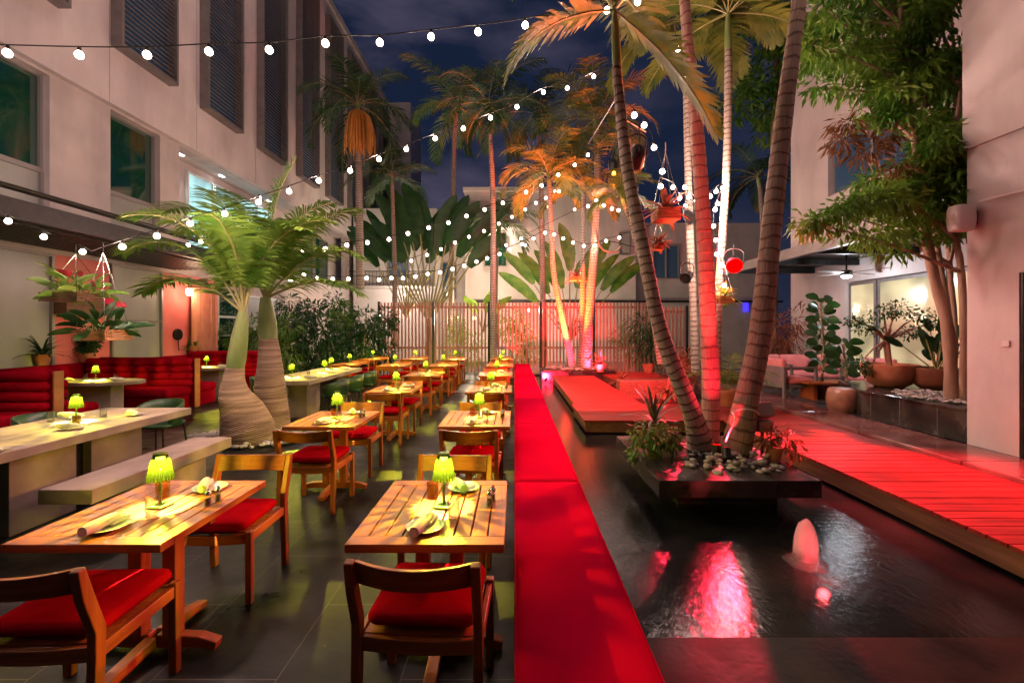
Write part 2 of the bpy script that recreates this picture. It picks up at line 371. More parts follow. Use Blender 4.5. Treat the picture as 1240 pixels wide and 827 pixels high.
M_glass = mk_thin('clear_glass', (.93,.95,.93))
M_amber = mk_thin('amber_glass', (.90,.72,.38))
def mk_shade():
    m, n, l, o = _mat('green_cut_glass')
    t = n.new('ShaderNodeTexCoord'); s_ = n.new('ShaderNodeSeparateXYZ'); l.new(t.outputs['Object'], s_.inputs[0])
    at_ = n.new('ShaderNodeMath'); at_.operation = 'ARCTAN2'; l.new(s_.outputs['Y'], at_.inputs[0]); l.new(s_.outputs['X'], at_.inputs[1])
    def lin(a, b_, op='COSINE'):
        x = n.new('ShaderNodeMath'); x.operation = 'MULTIPLY'; x.inputs[1].default_value = a; l.new(at_.outputs[0], x.inputs[0])
        y = n.new('ShaderNodeMath'); y.operation = 'MULTIPLY_ADD'; y.inputs[1].default_value = b_; l.new(s_.outputs['Z'], y.inputs[0]); l.new(x.outputs[0], y.inputs[2])
        c = n.new('ShaderNodeMath'); c.operation = op; l.new(y.outputs[0], c.inputs[0]); return c
    c1 = lin(11, 45); c2 = lin(11, -45)
    mu = n.new('ShaderNodeMath'); mu.operation = 'MULTIPLY'; l.new(c1.outputs[0], mu.inputs[0]); l.new(c2.outputs[0], mu.inputs[1])
    z = n.new('ShaderNodeTexNoise'); z.inputs['Scale'].default_value = 38; l.new(t.outputs['Object'], z.inputs['Vector'])
    ad_ = n.new('ShaderNodeMath'); ad_.operation = 'MULTIPLY_ADD'; ad_.inputs[1].default_value = 2.2; l.new(z.outputs['Fac'], ad_.inputs[0]); l.new(mu.outputs[0], ad_.inputs[2])
    r = n.new('ShaderNodeValToRGB'); e = r.color_ramp.elements; e[0].position = .52; e[1].position = .64; e[0].color = (.008,.035,.0,1); e[1].color = (.50,.50,.05,1)
    mm = n.new('ShaderNodeMapRange'); mm.inputs['From Min'].default_value = 0; mm.inputs['From Max'].default_value = 2.2; l.new(ad_.outputs[0], mm.inputs['Value']); l.new(mm.outputs[0], r.inputs[0])
    tr = n.new('ShaderNodeBsdfTransparent'); l.new(r.outputs[0], tr.inputs[0])
    tl = n.new('ShaderNodeBsdfTranslucent'); tl.inputs[0].default_value = (.024,.036,.0015,1)
    df = n.new('ShaderNodeBsdfPrincipled'); df.inputs['Base Color'].default_value = (.004,.012,.001,1); df.inputs['Roughness'].default_value = .12
    m1 = n.new('ShaderNodeMixShader'); m1.inputs[0].default_value = .3; l.new(tl.outputs[0], m1.inputs[1]); l.new(df.outputs[0], m1.inputs[2])
    m2 = n.new('ShaderNodeMixShader'); m2.inputs[0].default_value = .09; l.new(tr.outputs[0], m2.inputs[1]); l.new(m1.outputs[0], m2.inputs[2]); l.new(m2.outputs[0], o.inputs[0])
    return m
M_shade = mk_shade()
M_greenglass = mat('lime_glass_stem', (.20,.42,.03), .12, spec=.8)
def mk_pane(name, base, rough=.04, em=None, es=0, ripple=0):
    m, n, l, o = _mat(name)
    b = n.new('ShaderNodeBsdfPrincipled'); b.inputs['Base Color'].default_value = (*base, 1); b.inputs['Roughness'].default_value = rough; b.inputs['Specular IOR Level'].default_value = .5; b.inputs['IOR'].default_value = 2.6
    if em:
        t = n.new('ShaderNodeTexCoord'); z = n.new('ShaderNodeTexNoise'); z.inputs['Scale'].default_value = .9; l.new(t.outputs['Object'], z.inputs['Vector'])
        r = n.new('ShaderNodeValToRGB'); e = r.color_ramp.elements; e[0].position = .35; e[1].position = .62; e[0].color = tuple(c*.35 for c in em)+(1,); e[1].color = (*em, 1)
        l.new(z.outputs['Fac'], r.inputs[0]); l.new(r.outputs[0], b.inputs['Emission Color']); b.inputs['Emission Strength'].default_value = es
    l.new(b.outputs[0], o.inputs[0]); m.cycles.emission_sampling = 'NONE'
    return m
P_dark = mk_pane('palm_reflection_glass', (.004,.045,.026))  # green base colour stands in for palms mirrored in the panes
P_blue = mk_pane('sky_reflection_glass', (.03,.10,.20), .12)  # blue base colour stands in for the sky mirrored in the panes
P_lit = mk_pane('lit_office_glass', (.02,.03,.03), .05, (.34,.60,.62), 1.1)
P_cream = mk_pane('lit_cream_glass', (.05,.05,.04), .1, (.75,.62,.34), .62)
P_frost = mat('frosted_glass', (.27,.28,.25), .3, (.34,.34,.31), 1.2, (1,1,.3))
E_bulb = emis('warm_bulb_glow', (1,.80,.62), 14)
E_white = emis('cool_lamp_glow', (.85,.92,1), 9)
E_lamp = emis('table_lamp_led', (1,.95,.55), 18)
E_red = emis('red_lens_glow', (1,0,0), 4)
E_redd = emis('dim_red_lens', (.5,.02,.02), .5)
E_sconce = emis('sconce_glow', (1,.72,.45), 8)
E_blue = emis('blue_window_glow', (.05,.03,1), 1.2)

def wall_cells(mb, axis, a0, a1, b0, b1, z0, z1, holes):
    # slab a0..a1 thick along `axis`, spanning b0..b1 and z0..z1 with rectangular holes (b0,b1,z0,z1)
    bs = sorted({b0, b1, *[min(max(h[i], b0), b1) for h in holes for i in (0,1)]}); 
    for i in range(len(bs)-1):
        p, q = bs[i], bs[i+1]; mid = (p+q)/2
        hz = sorted([(h[2], h[3]) for h in holes if h[0] <= mid <= h[1]]); z = z0
        for s0, s1 in hz + [(z1, z1)]:
            if s0 > z+1e-4:
                if axis == 'X': mb.box(a0, a1, p, q, z, s0)
                else: mb.box(p, q, a0, a1, z, s0)
            z = max(z, s1)
    return mb

# ------------------------------------------------------------------ ground
struct(MB().box(-60, 60, -20, 120, -.8, -.35).build('ground', M_soil))
struct(MB().box(-9.6, .10, -4, 30, -.30, 0).build('floor', M_floor))
struct(MB().box(.10, 12, -4, 2.50, -.30, .0).build('pond_kerb_floor', mat('kerb_slate', (.010,.008,.007), .46, (.034,.025,.020), 2.6, bump=.12, bscale=24, rvar=.12, detail=10, spec=.04)))
struct(MB().box(.10, 5.2, 2.5, 17.0, -.22, -.035).build('pond_water', M_water))
struct(MB().box(.10, 12, 17.0, 30, -.30, .02).build('rear_floor', M_black))
struct(MB().box(5.0, 12, 7.0, 17.0, -.30, .246).build('lounge_floor', mat('lounge_tiles', (.03,.032,.036), .3, (.06,.06,.065), 2, rvar=.1)))
struct(MB().box(5.2, 12, 2.5, 7.0, -.30, -.01).build('side_floor', M_black))
lg = MB(); 
for i in range(12): lg.box(4.91, 5.69, -1+i*1.5, -1+i*1.5+1.494, -.3, .25)
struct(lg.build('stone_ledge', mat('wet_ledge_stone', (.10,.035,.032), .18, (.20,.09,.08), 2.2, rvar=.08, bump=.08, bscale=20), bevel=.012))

# decks (boards across the walk)
def deck(name, label, x0, x1, y0, y1, z=.2, pitch=.145, gap=.014, edge=True, ang=0):
    t = thing(name, label, 'deck', ((x0+x1)/2, (y0+y1)/2, 0))
    b = MB(); y = y0; r_ = random.Random(int(y0*10))
    while y < y1-.02:
        ye = min(y+pitch-gap, y1); dz = r_.uniform(-.002, .002); b.box(x0, x1, y, ye, z-.028+dz, z+dz); y += pitch
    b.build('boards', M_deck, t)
    e = MB()
    for xx in (x0+.03, x1-.07): e.box(xx, xx+.045, y0+.03, y1-.03, z-.20, z-.032)
    for yy in (y0+.03, y1-.075): e.box(x0+.08, x1-.08, yy, yy+.045, z-.20, z-.032)
    x = x0+.4
    e.build('joists', M_deckd, t)
    p = MB(); 
    for xx in (x0+.15, x1-.2):
        yy = y0+.3
        while yy < y1: p.box(xx, xx+.07, yy, yy+.07, -.20, z-.21); yy += 1.2
    p.build('stilts', M_deckd, t)
    return t
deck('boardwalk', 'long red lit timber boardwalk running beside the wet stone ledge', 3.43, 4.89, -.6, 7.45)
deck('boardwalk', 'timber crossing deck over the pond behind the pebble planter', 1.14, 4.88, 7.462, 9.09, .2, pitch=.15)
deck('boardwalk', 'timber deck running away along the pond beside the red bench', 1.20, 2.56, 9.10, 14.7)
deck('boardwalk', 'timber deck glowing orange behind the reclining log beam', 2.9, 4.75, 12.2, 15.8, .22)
lb = MB().box(2.62, 4.3, 11.35, 11.75, -.1, .42)
tag(lb.build('timber_beam', M_deckd, bevel=.03), 'thick red lit timber beam lying at the deck edge', 'beam')

# planter in the pond
t = thing('pond_planter', 'low black stone planter standing in the pond under three palms', 'planter', (2.08, 5.0, 0))
MB().box(1.33, 2.83, 4.185, 5.95, .14, .30).build('top_slab', M_black, t, bevel=.004)
MB().box(1.62, 2.6, 4.5, 5.8, -.2, .137).build('base', M_black, t)
# rear planter bed
t = thing('rear_planter', 'dark planter bed holding the orange lit palms by the fence', 'planter', (1.9, 15.9, 0))
MB().box(.9, 3.4, 15.0, 16.7, -.2, .30).build('bed_wall', M_black, t, bevel=.01)
MB().box(.96, 3.34, 15.06, 16.64, .302, .33).build('soil', M_soil, t)

# red bench
t = thing('banquette_bench', 'very long red cushioned bench running between tables and pond', 'bench', (.27, 8, 0))
MB().box(.05, .48, -1, 16.4, 0, .335).build('base', M_black, t)
ys = [-.81+2.27*i for i in range(8)]
for i, y in enumerate(ys):
    y1 = min(y+2.262, 16.6)
    cu = MB().cushion(0, .535, y, y1, .34, .45, .02, .012, rx=.02, n=24).build('cushion', M_redb, t, smooth=True)
    pp = MB()
    for zz in (.352, .437): pp.tube([(.006,y+.02,zz),(.006,y1-.02,zz)], .005, 6); pp.tube([(.530,y+.02,zz),(.530,y1-.02,zz)], .005, 6); pp.tube([(.02,y+.005,zz),(.515,y+.005,zz)], .005, 6)
    pp.build('piping', M_redb, cu, smooth=True)

# ------------------------------------------------------------------ left building
LB = thing('hotel_building', 'tall pinkish plaster building with louvred upper windows beside the dining terrace', 'building', (-9.6, 14, 0))
XW, XU = -9.5, -9.35
holes = [(6.3, 9.3, 4.1, 6.87), (10.7, 12.2, 4.05, 6.87), (12.9, 26, 3.95, 6.90)]
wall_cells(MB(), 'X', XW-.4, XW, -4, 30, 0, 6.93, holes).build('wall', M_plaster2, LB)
MB().box(XU-.5, XU, -4, 33, 6.932, 18).build('upper_wall', M_plaster, LB)
MB().box(XU-.7, XU+.12, -4, 33.1, 18.002, 18.35).build('parapet', M_plaster, LB)
MB().box(-14, XU-.51, 30.01, 33, 0, 18).build('rear_wall', M_plaster, LB)
def framed(parent, name, pane_m, axis, a, b0, b1, z0, z1, nm=1, w=.05, d=.08, m=None, zs=()):
    m = m or M_frame; f = MB()
    def bx(p, q, r_, s_, dd=0):
        if axis == 'X': f.box(a-dd, a+d, p, q, r_, s_)
        else: f.box(p, q, a-d, a+dd, r_, s_)
    bx(b0, b1, z0, z0+w); bx(b0, b1, z1-w, z1); bx(b0, b0+w, z0+w, z1-w); bx(b1-w, b1, z0+w, z1-w)
    for i in range(1, nm):
        c = b0+(b1-b0)*i/nm; bx(c-w/2, c+w/2, z0+w, z1-w)
    for z in zs: bx(b0+w, b1-w, z-w/2, z+w/2, -.004)
    fo = f.build(name, m, parent)
    p = MB()
    if axis == 'X': p.box(a+.005, a+.02, b0+w*.6, b1-w*.6, z0+w*.6, z1-w*.6)
    else: p.box(b0+w*.6, b1-w*.6, a-.02, a-.005, z0+w*.6, z1-w*.6)
    p.build('pane', pane_m, fo)
    return fo
framed(LB, 'window', P_dark, 'X', XW-.22, 6.3, 9.3, 4.93, 6.87, 2)
framed(LB, 'lower_pane', P_frost, 'X', XW-.20, 6.3, 9.3, 4.10, 4.925, 1)
framed(LB, 'window', P_dark, 'X', XW-.22, 10.7, 12.2, 4.97, 6.87, 1)
framed(LB, 'lower_pane', P_frost, 'X', XW-.20, 10.7, 12.2, 4.05, 4.965, 1)
# recess with lit glazing
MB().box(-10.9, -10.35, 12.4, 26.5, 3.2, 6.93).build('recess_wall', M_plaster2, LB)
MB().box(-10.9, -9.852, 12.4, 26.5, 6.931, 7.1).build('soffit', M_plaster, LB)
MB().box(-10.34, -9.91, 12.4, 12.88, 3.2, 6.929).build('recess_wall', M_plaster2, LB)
M_wf = mat('white_frame', (.62,.64,.62), .4)
for i in range(4): framed(LB, 'window', P_lit, 'X', -10.34, 14.3+i*1.28, 14.3+i*1.28+1.26, 4.15, 6.68, 1, w=.06, m=M_wf)
for i in range(3): framed(LB, 'window', P_dark, 'X', -10.34, 19.8+i*1.8, 21.5+i*1.8, 4.15, 6.5, 1, w=.06)
for x, y in ((-9.95, 15.5), (-9.95, 13.6), (-9.95, 18.5)):
    d = MB().lathe([(.10,0),(.10,.02)], (x, y, 6.905), 20).build('downlight', E_white, LB)
    spot(d, (x, y, 6.86), (x+.1, y, 4), 25, (.9,1,.97), 120, .8)
# louvre boxes
for i in range(9):
    y0 = 7.55+2.98*i; y1 = y0+1.78; z0 = 8.26; z1 = 12.9 if False else 17.2
    b = MB(); b.box(XU+.002, -9.08, y0, y0+.07, z0, z1); b.box(XU+.002, -9.08, y1-.07, y1, z0, z1); b.box(XU+.002, -9.08, y0+.07, y1-.07, z0, z0+.07); b.box(XU+.002, -9.08, y0+.07, y1-.07, z1-.07, z1)
    f = b.build('louvre_window', M_louv, LB)
    s_ = MB(); z = z0+.12
    while z < z1-.1: s_.obox((-9.15, (y0+y1)/2, z), (.06, y1-y0-.15, .014), (0, R(20), 0)); z += .12
    s_.build('louvres', M_louv, f)
    MB().box(XU+.003, XU+.02, y0+.071, y1-.071, z0+.071, z1-.071).build('pane', P_blue, f)
for y_ in (10.52, 13.40, 16.45): MB().box(XU+.001, XU+.004, y_-.02, y_-.012, 6.94, 17.9).build('wall_joint', M_louv, LB)
# ground floor panels
framed(LB, 'sliding_panel', P_frost, 'X', XW+.002, 4.2, 9.33, .02, 3.24, 2, w=.06)
MB().box(XW+.002, XW+.03, 9.34, 10.64, .02, 3.24).build('pink_panel', M_pinkwall, LB)
framed(LB, 'sliding_panel', P_frost, 'X', XW+.002, 10.66, 12.2, .02, 3.24, 1, w=.05, zs=(1.9,))
MB().box(XW+.002, XW+.03, 12.22, 14.4, .02, 3.24).build('pink_panel', M_pinkwall, LB)
framed(LB, 'door', P_dark, 'X', XW+.002, 14.45, 15.8, .02, 2.9, 1, w=.07, zs=(.9, 1.5, 2.1), m=M_wf)
framed(LB, 'door', P_frost, 'X', XW+.002, 16.0, 18.2, .02, 2.9, 2, w=.07, m=M_wf)
# wooden shelf on the pink wall
tag(MB().box(-9.45, -9.15, 9.3, 10.4, 2.0, 2.28).build('wall_shelf', M_deckd, bevel=.01), 'thick dark timber wall shelf on the pink panel behind the hanging plants', 'shelf')
# canopy
CN = thing('canopy', 'black metal canopy with slatted underside along the plaster building', 'canopy', (-8.4, 8, 3.3))
MB().box(-7.62, -7.50, 2.5, 12.6, 3.36, 3.66).build('fascia', M_dark, CN)
MB().box(-9.44, -7.63, 2.5, 12.6, 3.42, 3.50).build('roof_sheet', M_louv, CN)
sl = MB()
for i in range(12): sl.box(-9.42+i*.148, -9.42+i*.148+.05, 2.5, 12.6, 3.33, 3.40)
sl.build('slats', M_dark, CN)
for y in (3.3, 5.5, 7.7, 9.9, 12.1): MB().box(-9.47, -7.56, y, y+.07, 3.50, 3.60).build('bracket', M_dark, CN)
MB().tube([(-7.56, 2.5, 3.84), (-7.56, 12.6, 3.84)], .035, 10).build('rail', M_dark, CN)
MB().tube([(-8.3, 7.2, 4.02), (-8.0, 11.6, 3.9)], .03, 8).build('tie_rod', M_dark, CN)

# ------------------------------------------------------------------ near right wall
NR = thing('plaster_wall', 'tall pinkish plaster wall block with a recessed door beside the boardwalk', 'building', (7, 2, 0))
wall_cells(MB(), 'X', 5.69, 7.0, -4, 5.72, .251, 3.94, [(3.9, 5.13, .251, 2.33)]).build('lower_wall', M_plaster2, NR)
MB().box(5.66, 7.0, -4, 5.75, 3.942, 14).build('upper_wall', M_plaster, NR)
MB().box(5.80, 5.86, 3.9, 5.10, .26, 2.325).build('door', M_plaster, NR)
MB().box(5.70, 5.80, 5.10, 5.128, .26, 2.325).build('door_gap', M_dark, NR)
MB().box(5.672, 5.688, 5.22, 5.30, 1.49, 1.56).build('switch', M_plaster, NR, bevel=.004)
sk = thing('wall_speaker', 'small white rounded loudspeaker mounted high on the wall corner', 'speaker', (5.55, 5.62, 2.85))
c = at(1172, 266, 5.65)
MB().cushion(5.38, 5.62, 5.50, 5.70, 2.90, 3.22, .02, .004, rx=.05, n=24).build('cabinet', M_white, sk, smooth=True)
MB().box(5.62, 5.66, 5.56, 5.64, 2.98, 3.14).build('bracket', M_dark, sk)
tag(MB().tube(spline([(5.62,5.5,3.24),(5.64,4.9,3.22),(5.64,4.2,3.17),(5.64,3.4,3.2)], 12), .012, 6).build('cable', M_white), 'thin white cable running from the speaker across the plaster wall', 'cable')

# ------------------------------------------------------------------ far right building and lounge canopy
RB = thing('lounge_building', 'pink lit building with cream lit glass doors behind the lounge', 'building', (8.5, 10, 0))
wall_cells(MB(), 'X', 8.2, 8.7, 5.8, 13.5, .247, 12, [(7.6, 11.3, .247, 2.85), (9.3, 11.9, 5.15, 6.6)]).build('wall', M_plaster, RB)
MB().box(8.71, 12, 13.0, 13.5, .02, 12).build('end_wall', M_plaster, RB)
for y0, y1 in ((10.45, 11.3), (8.75, 10.40), (7.6, 8.70)): framed(RB, 'glass_door', P_cream, 'X', 8.30, y0, y1, .26, 2.83, 1, w=.07, m=M_louv)
framed(RB, 'window', P_blue, 'X', 8.32, 9.3, 11.9, 5.15, 6.6, 2, w=.07)
RC = thing('pergola', 'black steel pergola roof over the lounge seating', 'pergola', (7, 9, 3.3))
MB().box(6.0, 6.12, 5.9, 13.2, 3.24, 3.46).build('edge_beam', M_louv, RC)
for y in (6.0, 7.6, 9.2, 10.8, 12.4): MB().box(6.12, 8.19, y, y+.10, 3.22, 3.36).build('cross_beam', M_dark, RC)
MB().box(6.12, 8.19, 5.9, 13.2, 3.37, 3.42).build('roof_sheet', M_dark, RC)
fn = thing('ceiling_fan', 'ceiling fan with bright white lamp under the black pergola', 'fan', (7.2, 9.87, 2.75))
MB().tube([(7.2,9.87,3.36),(7.2,9.87,2.98)], .02, 8).build('rod', M_dark, fn)
MB().lathe([(.05,2.98),(.11,2.96),(.11,2.88),(.08,2.86)], (7.2,9.87,0)).build('motor', M_dark, fn)
for k in range(4):
    a = R(20+90*k); MB().obox((7.2+.45*math.cos(a), 9.87+.45*math.sin(a), 2.92), (.72,.13,.012), (R(8),0,a)).build('blade', M_louv, fn)
lm = MB().lathe([(.03,2.80),(.08,2.81),(.10,2.84),(.09,2.858)], (7.2,9.87,0)).build('lamp', E_white, fn, smooth=True)
point(lm, (7.2,9.87,2.74), 48, (.85,.92,1), .08)

# ------------------------------------------------------------------ buildings at the back
BB = thing('rear_building', 'pinkish rear building with lit window above the slatted fence', 'building', (3, 24.5, 0))
MB().box(-2.6, 6.4, 24, 25, 0, 8.95).build('wall', M_plaster, BB)
MB().box(-2.7, 6.5, 23.85, 25, 8.952, 9.15).build('parapet', M_plaster, BB)
MB().box(6.41, 14, 24.4, 25, 0, 7.4).build('side_wall', M_plaster2, BB)
framed(BB, 'window', P_frost, 'Y', 23.99, 5.5, 6.1, 5.6, 6.8, 1)
framed(BB, 'window', P_blue, 'Y', 24.39, 7.4, 8.8, 4.4, 6.2, 2)
framed(BB, 'window', P_dark, 'Y', 23.99, -1.6, -.4, 5.0, 6.6, 1)
MB().box(-2.5, 14, 23.7, 23.99, 3.1, 3.2).build('pipe_ledge', M_dark, BB)
MB().box(-3.2, .3, 23.2, 23.98, 6.9, 7.1).build('lit_awning', M_white, BB)
MB().box(12.25, 12.5, 24.3, 24.39, 2.65, 3.1).build('blue_lit_window', E_blue, BB)  # small glowing pane for a blue-lit window
WB = thing('white_building', 'pale stepped building between the terrace building and rear wall', 'building', (-5, 27, 0))
MB().box(-9.2, -4.4, 26, 30, 0, 8.6).build('wall', M_white, WB)
MB().box(-4.39, -2.61, 25.2, 29, 0, 6.8).build('annex_wall', M_white, WB)
MB().box(-9.25, -7.6, 33.3, 37, 0, 18.3).build('tower', M_white, WB)
framed(WB, 'window', P_blue, 'Y', 25.99, -7.2, -6.0, 4.6, 6.6, 1)
framed(WB, 'window', P_blue, 'Y', 25.19, -4.0, -3.2, 3.4, 5.4, 1)
MB().box(-9.2, -4.3, 25.3, 25.99, 4.0, 4.12).build('balcony', M_white, WB)
rl = MB(); 
for i in range(24): rl.box(-9.1+i*.2, -9.08+i*.2, 25.32, 25.34, 4.12, 4.9)
rl.box(-9.2, -4.3, 25.31, 25.35, 4.9, 4.95); rl.build('balcony_rail', M_dark, WB)

# ------------------------------------------------------------------ slatted fence
FE = thing('slatted_fence', 'reddish vertical slat timber fence closing the back of the terrace', 'fence', (1, 17.5, 0))
M_slat = woodmat('slat_timber', (.30,.11,.07), (.45,.20,.13), .55, 'Z')
posts = [(-5.2), (-3.12), (-.98), 1.0, 3.05, 5.25, 6.62]
for i, x in enumerate(posts): MB().box(x-.045, x+.045, 17.44, 17.56, 0, 2.76 if x < 5.3 else 2.6).build('post', M_dark, FE)
for i in range(len(posts)-1):
    a, b_ = posts[i]+.05, posts[i+1]-.05; m_ = MB(); zt = 2.72 if i < 5 else 2.55; n_ = int((b_-a)/.128); p_ = (b_-a)/n_
    for k in range(n_): m_.box(a+k*p_+.02, a+k*p_+.085, 17.40, 17.44, .04, zt)
    m_.box(a, b_, 17.442, 17.50, zt-.22, zt-.14); m_.box(a, b_, 17.442, 17.50, .95, 1.03)
    m_.build('slat_panel', M_slat, FE)
# ------------------------------------------------------------------ furniture prototypes (built at the origin, then moved/copied)
def make_chair():
    t = thing('dining_chair', 'chair', 'chair')
    for s in (-1, 1):
        x = .25*s
        MB().bar([(x,-.235,0),(x,-.215,.40),(x,-.215,.50),(x,-.27,.66),(x,-.30,.78)], .038, [.046,.05,.052,.05,.034]).build('rear_leg', M_woodz, t, bevel=.005)
        MB().bar([(x,.225,0),(x,.225,.445)], .038, .042).build('front_leg', M_woodz, t, bevel=.005)
        MB().bar([(x,-.19,.405),(x,.204,.405)], .026, .055).build('side_rail', M_wood, t, bevel=.004)
    # curved back rail
    vs_ = []; fs = []; n_ = 12
    for i in range(n_+1):
        u = i/n_*2-1; x = u*.231; yb = -.045*(1-u*u)
        for z, dy in ((.672, .022), (.778, -.012)):
            for e in (0, .022): vs_.append((x, -.285+dy+yb+e, z + (-.006*(1-u*u) if z < .7 else -.012*(1-u*u)+.0)))
    for i in range(n_):
        a = i*4; b = a+4
        fs += [(a,b,b+2,a+2),(a+1,a+3,b+3,b+1),(a+2,b+2,b+3,a+3),(a,a+1,b+1,b)]
    fs += [(0,2,3,1),(n_*4,n_*4+1,n_*4+3,n_*4+2)]
    MB().add(vs_, fs).build('backrest', M_woodx, t, bevel=.004)
    # bowed rails under the seat front and rear
    for y, sg in ((-.205,-1), (.225,1)):
        m_ = MB(); pts = [(-.231+.0462*i, y + sg*.0, .40-.012*math.sin(math.pi*i/10)) for i in range(11)]
        m_.bar(pts, .024, .06, side=Vector((0,1,0))).build('seat_rail', M_woodx, t, bevel=.003)
    MB().box(-.23,.23,-.19,.20,.417,.43).build('seat_base', M_woodx, t)
    MB().cushion(-.232,.232,-.187,.262,.447,.505,.028,.014,rx=.05,n=40).build('cushion', M_red, t, smooth=True)
    return t
def make_table():
    t = thing('dining_table', 'table', 'table'); W, L, H = .70, .85, .75
    
    for a_, b_ in ((-L/2, -L/2+.085), (L/2-.085, L/2)): MB().box(-W/2, W/2, a_, b_, H-.038, H).build('end_board', M_woodx, t, bevel=.004)
    s_ = MB(); n_ = 9; w = (W-2*.0)/n_
    for i in range(n_):
        a = -W/2+i*w; s_.box(a+(.0 if i == 0 else .004), a+w-(.0 if i == n_-1 else .004), -L/2+.086, L/2-.086, H-.036, H-.001)
    s_.build('slats', M_wood, t, bevel=.002)
    MB().box(-.30,.30,-.02,.02,H-.085,H-.039).build('apron', M_woodx, t)
    for x in (-.09, .09): MB().box(x-.035, x+.035, -.035, .035, .07, H-.086).build('post', M_woodz, t, bevel=.004)
    for a in (0, math.pi):
        d = math.cos(a)
        MB().bar([(.02*d,0,.055),(.24*d,0,.05),(.33*d,0,.028)], .06, [.07,.055,.045], side=Vector((0,1,0))).build('foot', M_woodx, t, bevel=.006)
        MB().bar([(0,.036*d,.055),(0,.26*d,.045),(0,.36*d,.025)], .06, [.06,.05,.04]).build('foot', M_wood, t, bevel=.006)
    return t
def make_lamp():
    t = thing('table_lamp', 'lamp', 'lamp')
    MB().cushion(-.045,.045,-.045,.045,0,.016,.004,.0,rx=.008,n=16).build('base', M_greenglass, t, smooth=True)
    MB().lathe([(.012,.016),(.007,.03),(.006,.07),(.010,.10),(.006,.12),(.006,.20)], n=14).build('stem', M_greenglass, t, smooth=True)
    pr = [(.060,.145),(.057,.165),(.052,.195),(.046,.225),(.040,.250),(.033,.268),(.031,.275)]
    MB().lathe(pr, n=66, close=False, flute=.035, nf=22).build('shade', M_shade, t, smooth='all')
    MB().lathe([(.030,.272),(.033,.279),(.030,.286),(.0,.287)], n=24, close=False).build('cap', M_greenglass, t, smooth=True)
    l = MB().lathe([(.012,.240),(.020,.252),(.020,.262)], n=12).build('led', E_lamp, t, smooth=True)
    point(t, (0,0,.232), 74, (1,.86,.42), .0025)
    return t
def make_plate():
    t = thing('plate', 'plate', 'plate')
    MB().lathe([(.050,0),(.055,.003),(.088,.014),(.091,.016),(.088,.0175),(.055,.008),(.03,.007),(.001,.007)], n=40).build('dish', M_plate, t, smooth=True)
    return t
def make_napkin():
    m_ = MB(); pts = [(-.10,0,.024),(-.06,0,.026),(0,0,.027),(.06,0,.024),(.11,0,.018)]
    m_.tube(pts, [.023,.026,.024,.022,.012], 14)
    m_.tube([(-.102,.0,.024),(-.094,0,.024)], [.013,.016], 10)
    m_.cushion(.02,.125,-.030,.032,.0,.018,.006,.004,rx=.01,n=16)
    o = m_.build('napkin', M_nap, smooth=True); bpy.context.view_layer.update(); return tag(o, 'napkin', 'napkin')
def make_glass(m, r, h, name='tumbler'):
    t = thing(name, 'glass', 'glass')
    MB().lathe([(r*.85,0),(r*.88,.004),(r,h),(r-.002,h),(r*.84,.010),(.001,.009)], n=24).build('tumbler_wall', m, t, smooth=True)
    return t
def make_shaker():
    t = thing('shaker', 'shaker', 'shaker')
    MB().lathe([(.015,0),(.019,.004),(.0155,.03),(.0155,.055),(.013,.062)], n=16).build('jar', M_glass, t, smooth=True)
    MB().lathe([(.012,.002),(.012,.04)], n=12).build('filling', mat('pepper', (.08,.06,.04), .8, (.3,.26,.2), 90), t)
    MB().lathe([(.017,.056),(.018,.066),(.012,.074),(.005,.078),(.007,.086),(.001,.09)], n=16).build('cap', M_steel, t, smooth=True)
    return t
CH, TB, LM, PL, NK = make_chair(), make_table(), make_lamp(), make_plate(), make_napkin()
GA, GC, SH = make_glass(M_amber, .034, .088), make_glass(M_glass, .032, .11), make_shaker()
NK_OFF = Vector((.0115, 0, 0))
used = set()
def put(proto, loc, rz, label, group):
    loc = Vector(loc)
    if proto.name in used: o = dup(proto, loc, rz, label, group)
    else: used.add(proto.name); o = proto; o.location = loc; o.rotation_euler = (0,0,rz); o['label'] = label; o['group'] = group
    return o
ORD = ['first', 'second', 'third', 'fourth', 'fifth', 'sixth']
def setting(cx, yc, z, T, lev, r_, L=.85, lamp_dy=0):
    j = lambda a: r_.uniform(-a, a)
    put(LM, (cx+.02, yc+lamp_dy, z), j(.3), f'green cut glass lamp glowing on {T}', 'green glass table lamps')
    if lev > 4: return
    a, b = (cx-.03+j(.02), yc-.26), (cx+.10+j(.02), yc+.27)
    put(PL, (*a, z), 0, f'small white side plate at the camera end of {T}', 'white side plates')
    put(PL, (*b, z), 0, f'small white side plate at the far end of {T}', 'white side plates')
    put(NK, (a[0]-.005, a[1]-.01, z+.0105), R(75)+j(.3), f'rolled napkin on the camera end plate of {T}', 'rolled linen napkins')
    put(NK, (b[0]-.03, b[1], z+.0105), R(110)+j(.3), f'rolled napkin on the far end plate of {T}', 'rolled linen napkins')
    if lev > 3: return
    put(GA, (cx-.06, yc+.12, z), 0, f'amber tumbler behind the lamp on {T}', 'tumblers')
    put(GC, (cx+.09, yc-.14, z), 0, f'clear tumbler before the lamp on {T}', 'tumblers')
    put(SH, (cx+.26, yc+.02, z), 0, f'steel capped shaker near the edge of {T}', 'salt and pepper shakers')
    put(SH, (cx+.275, yc+.08, z), 0, f'steel capped shaker set further back on {T}', 'salt and pepper shakers')
r_ = random.Random(3)
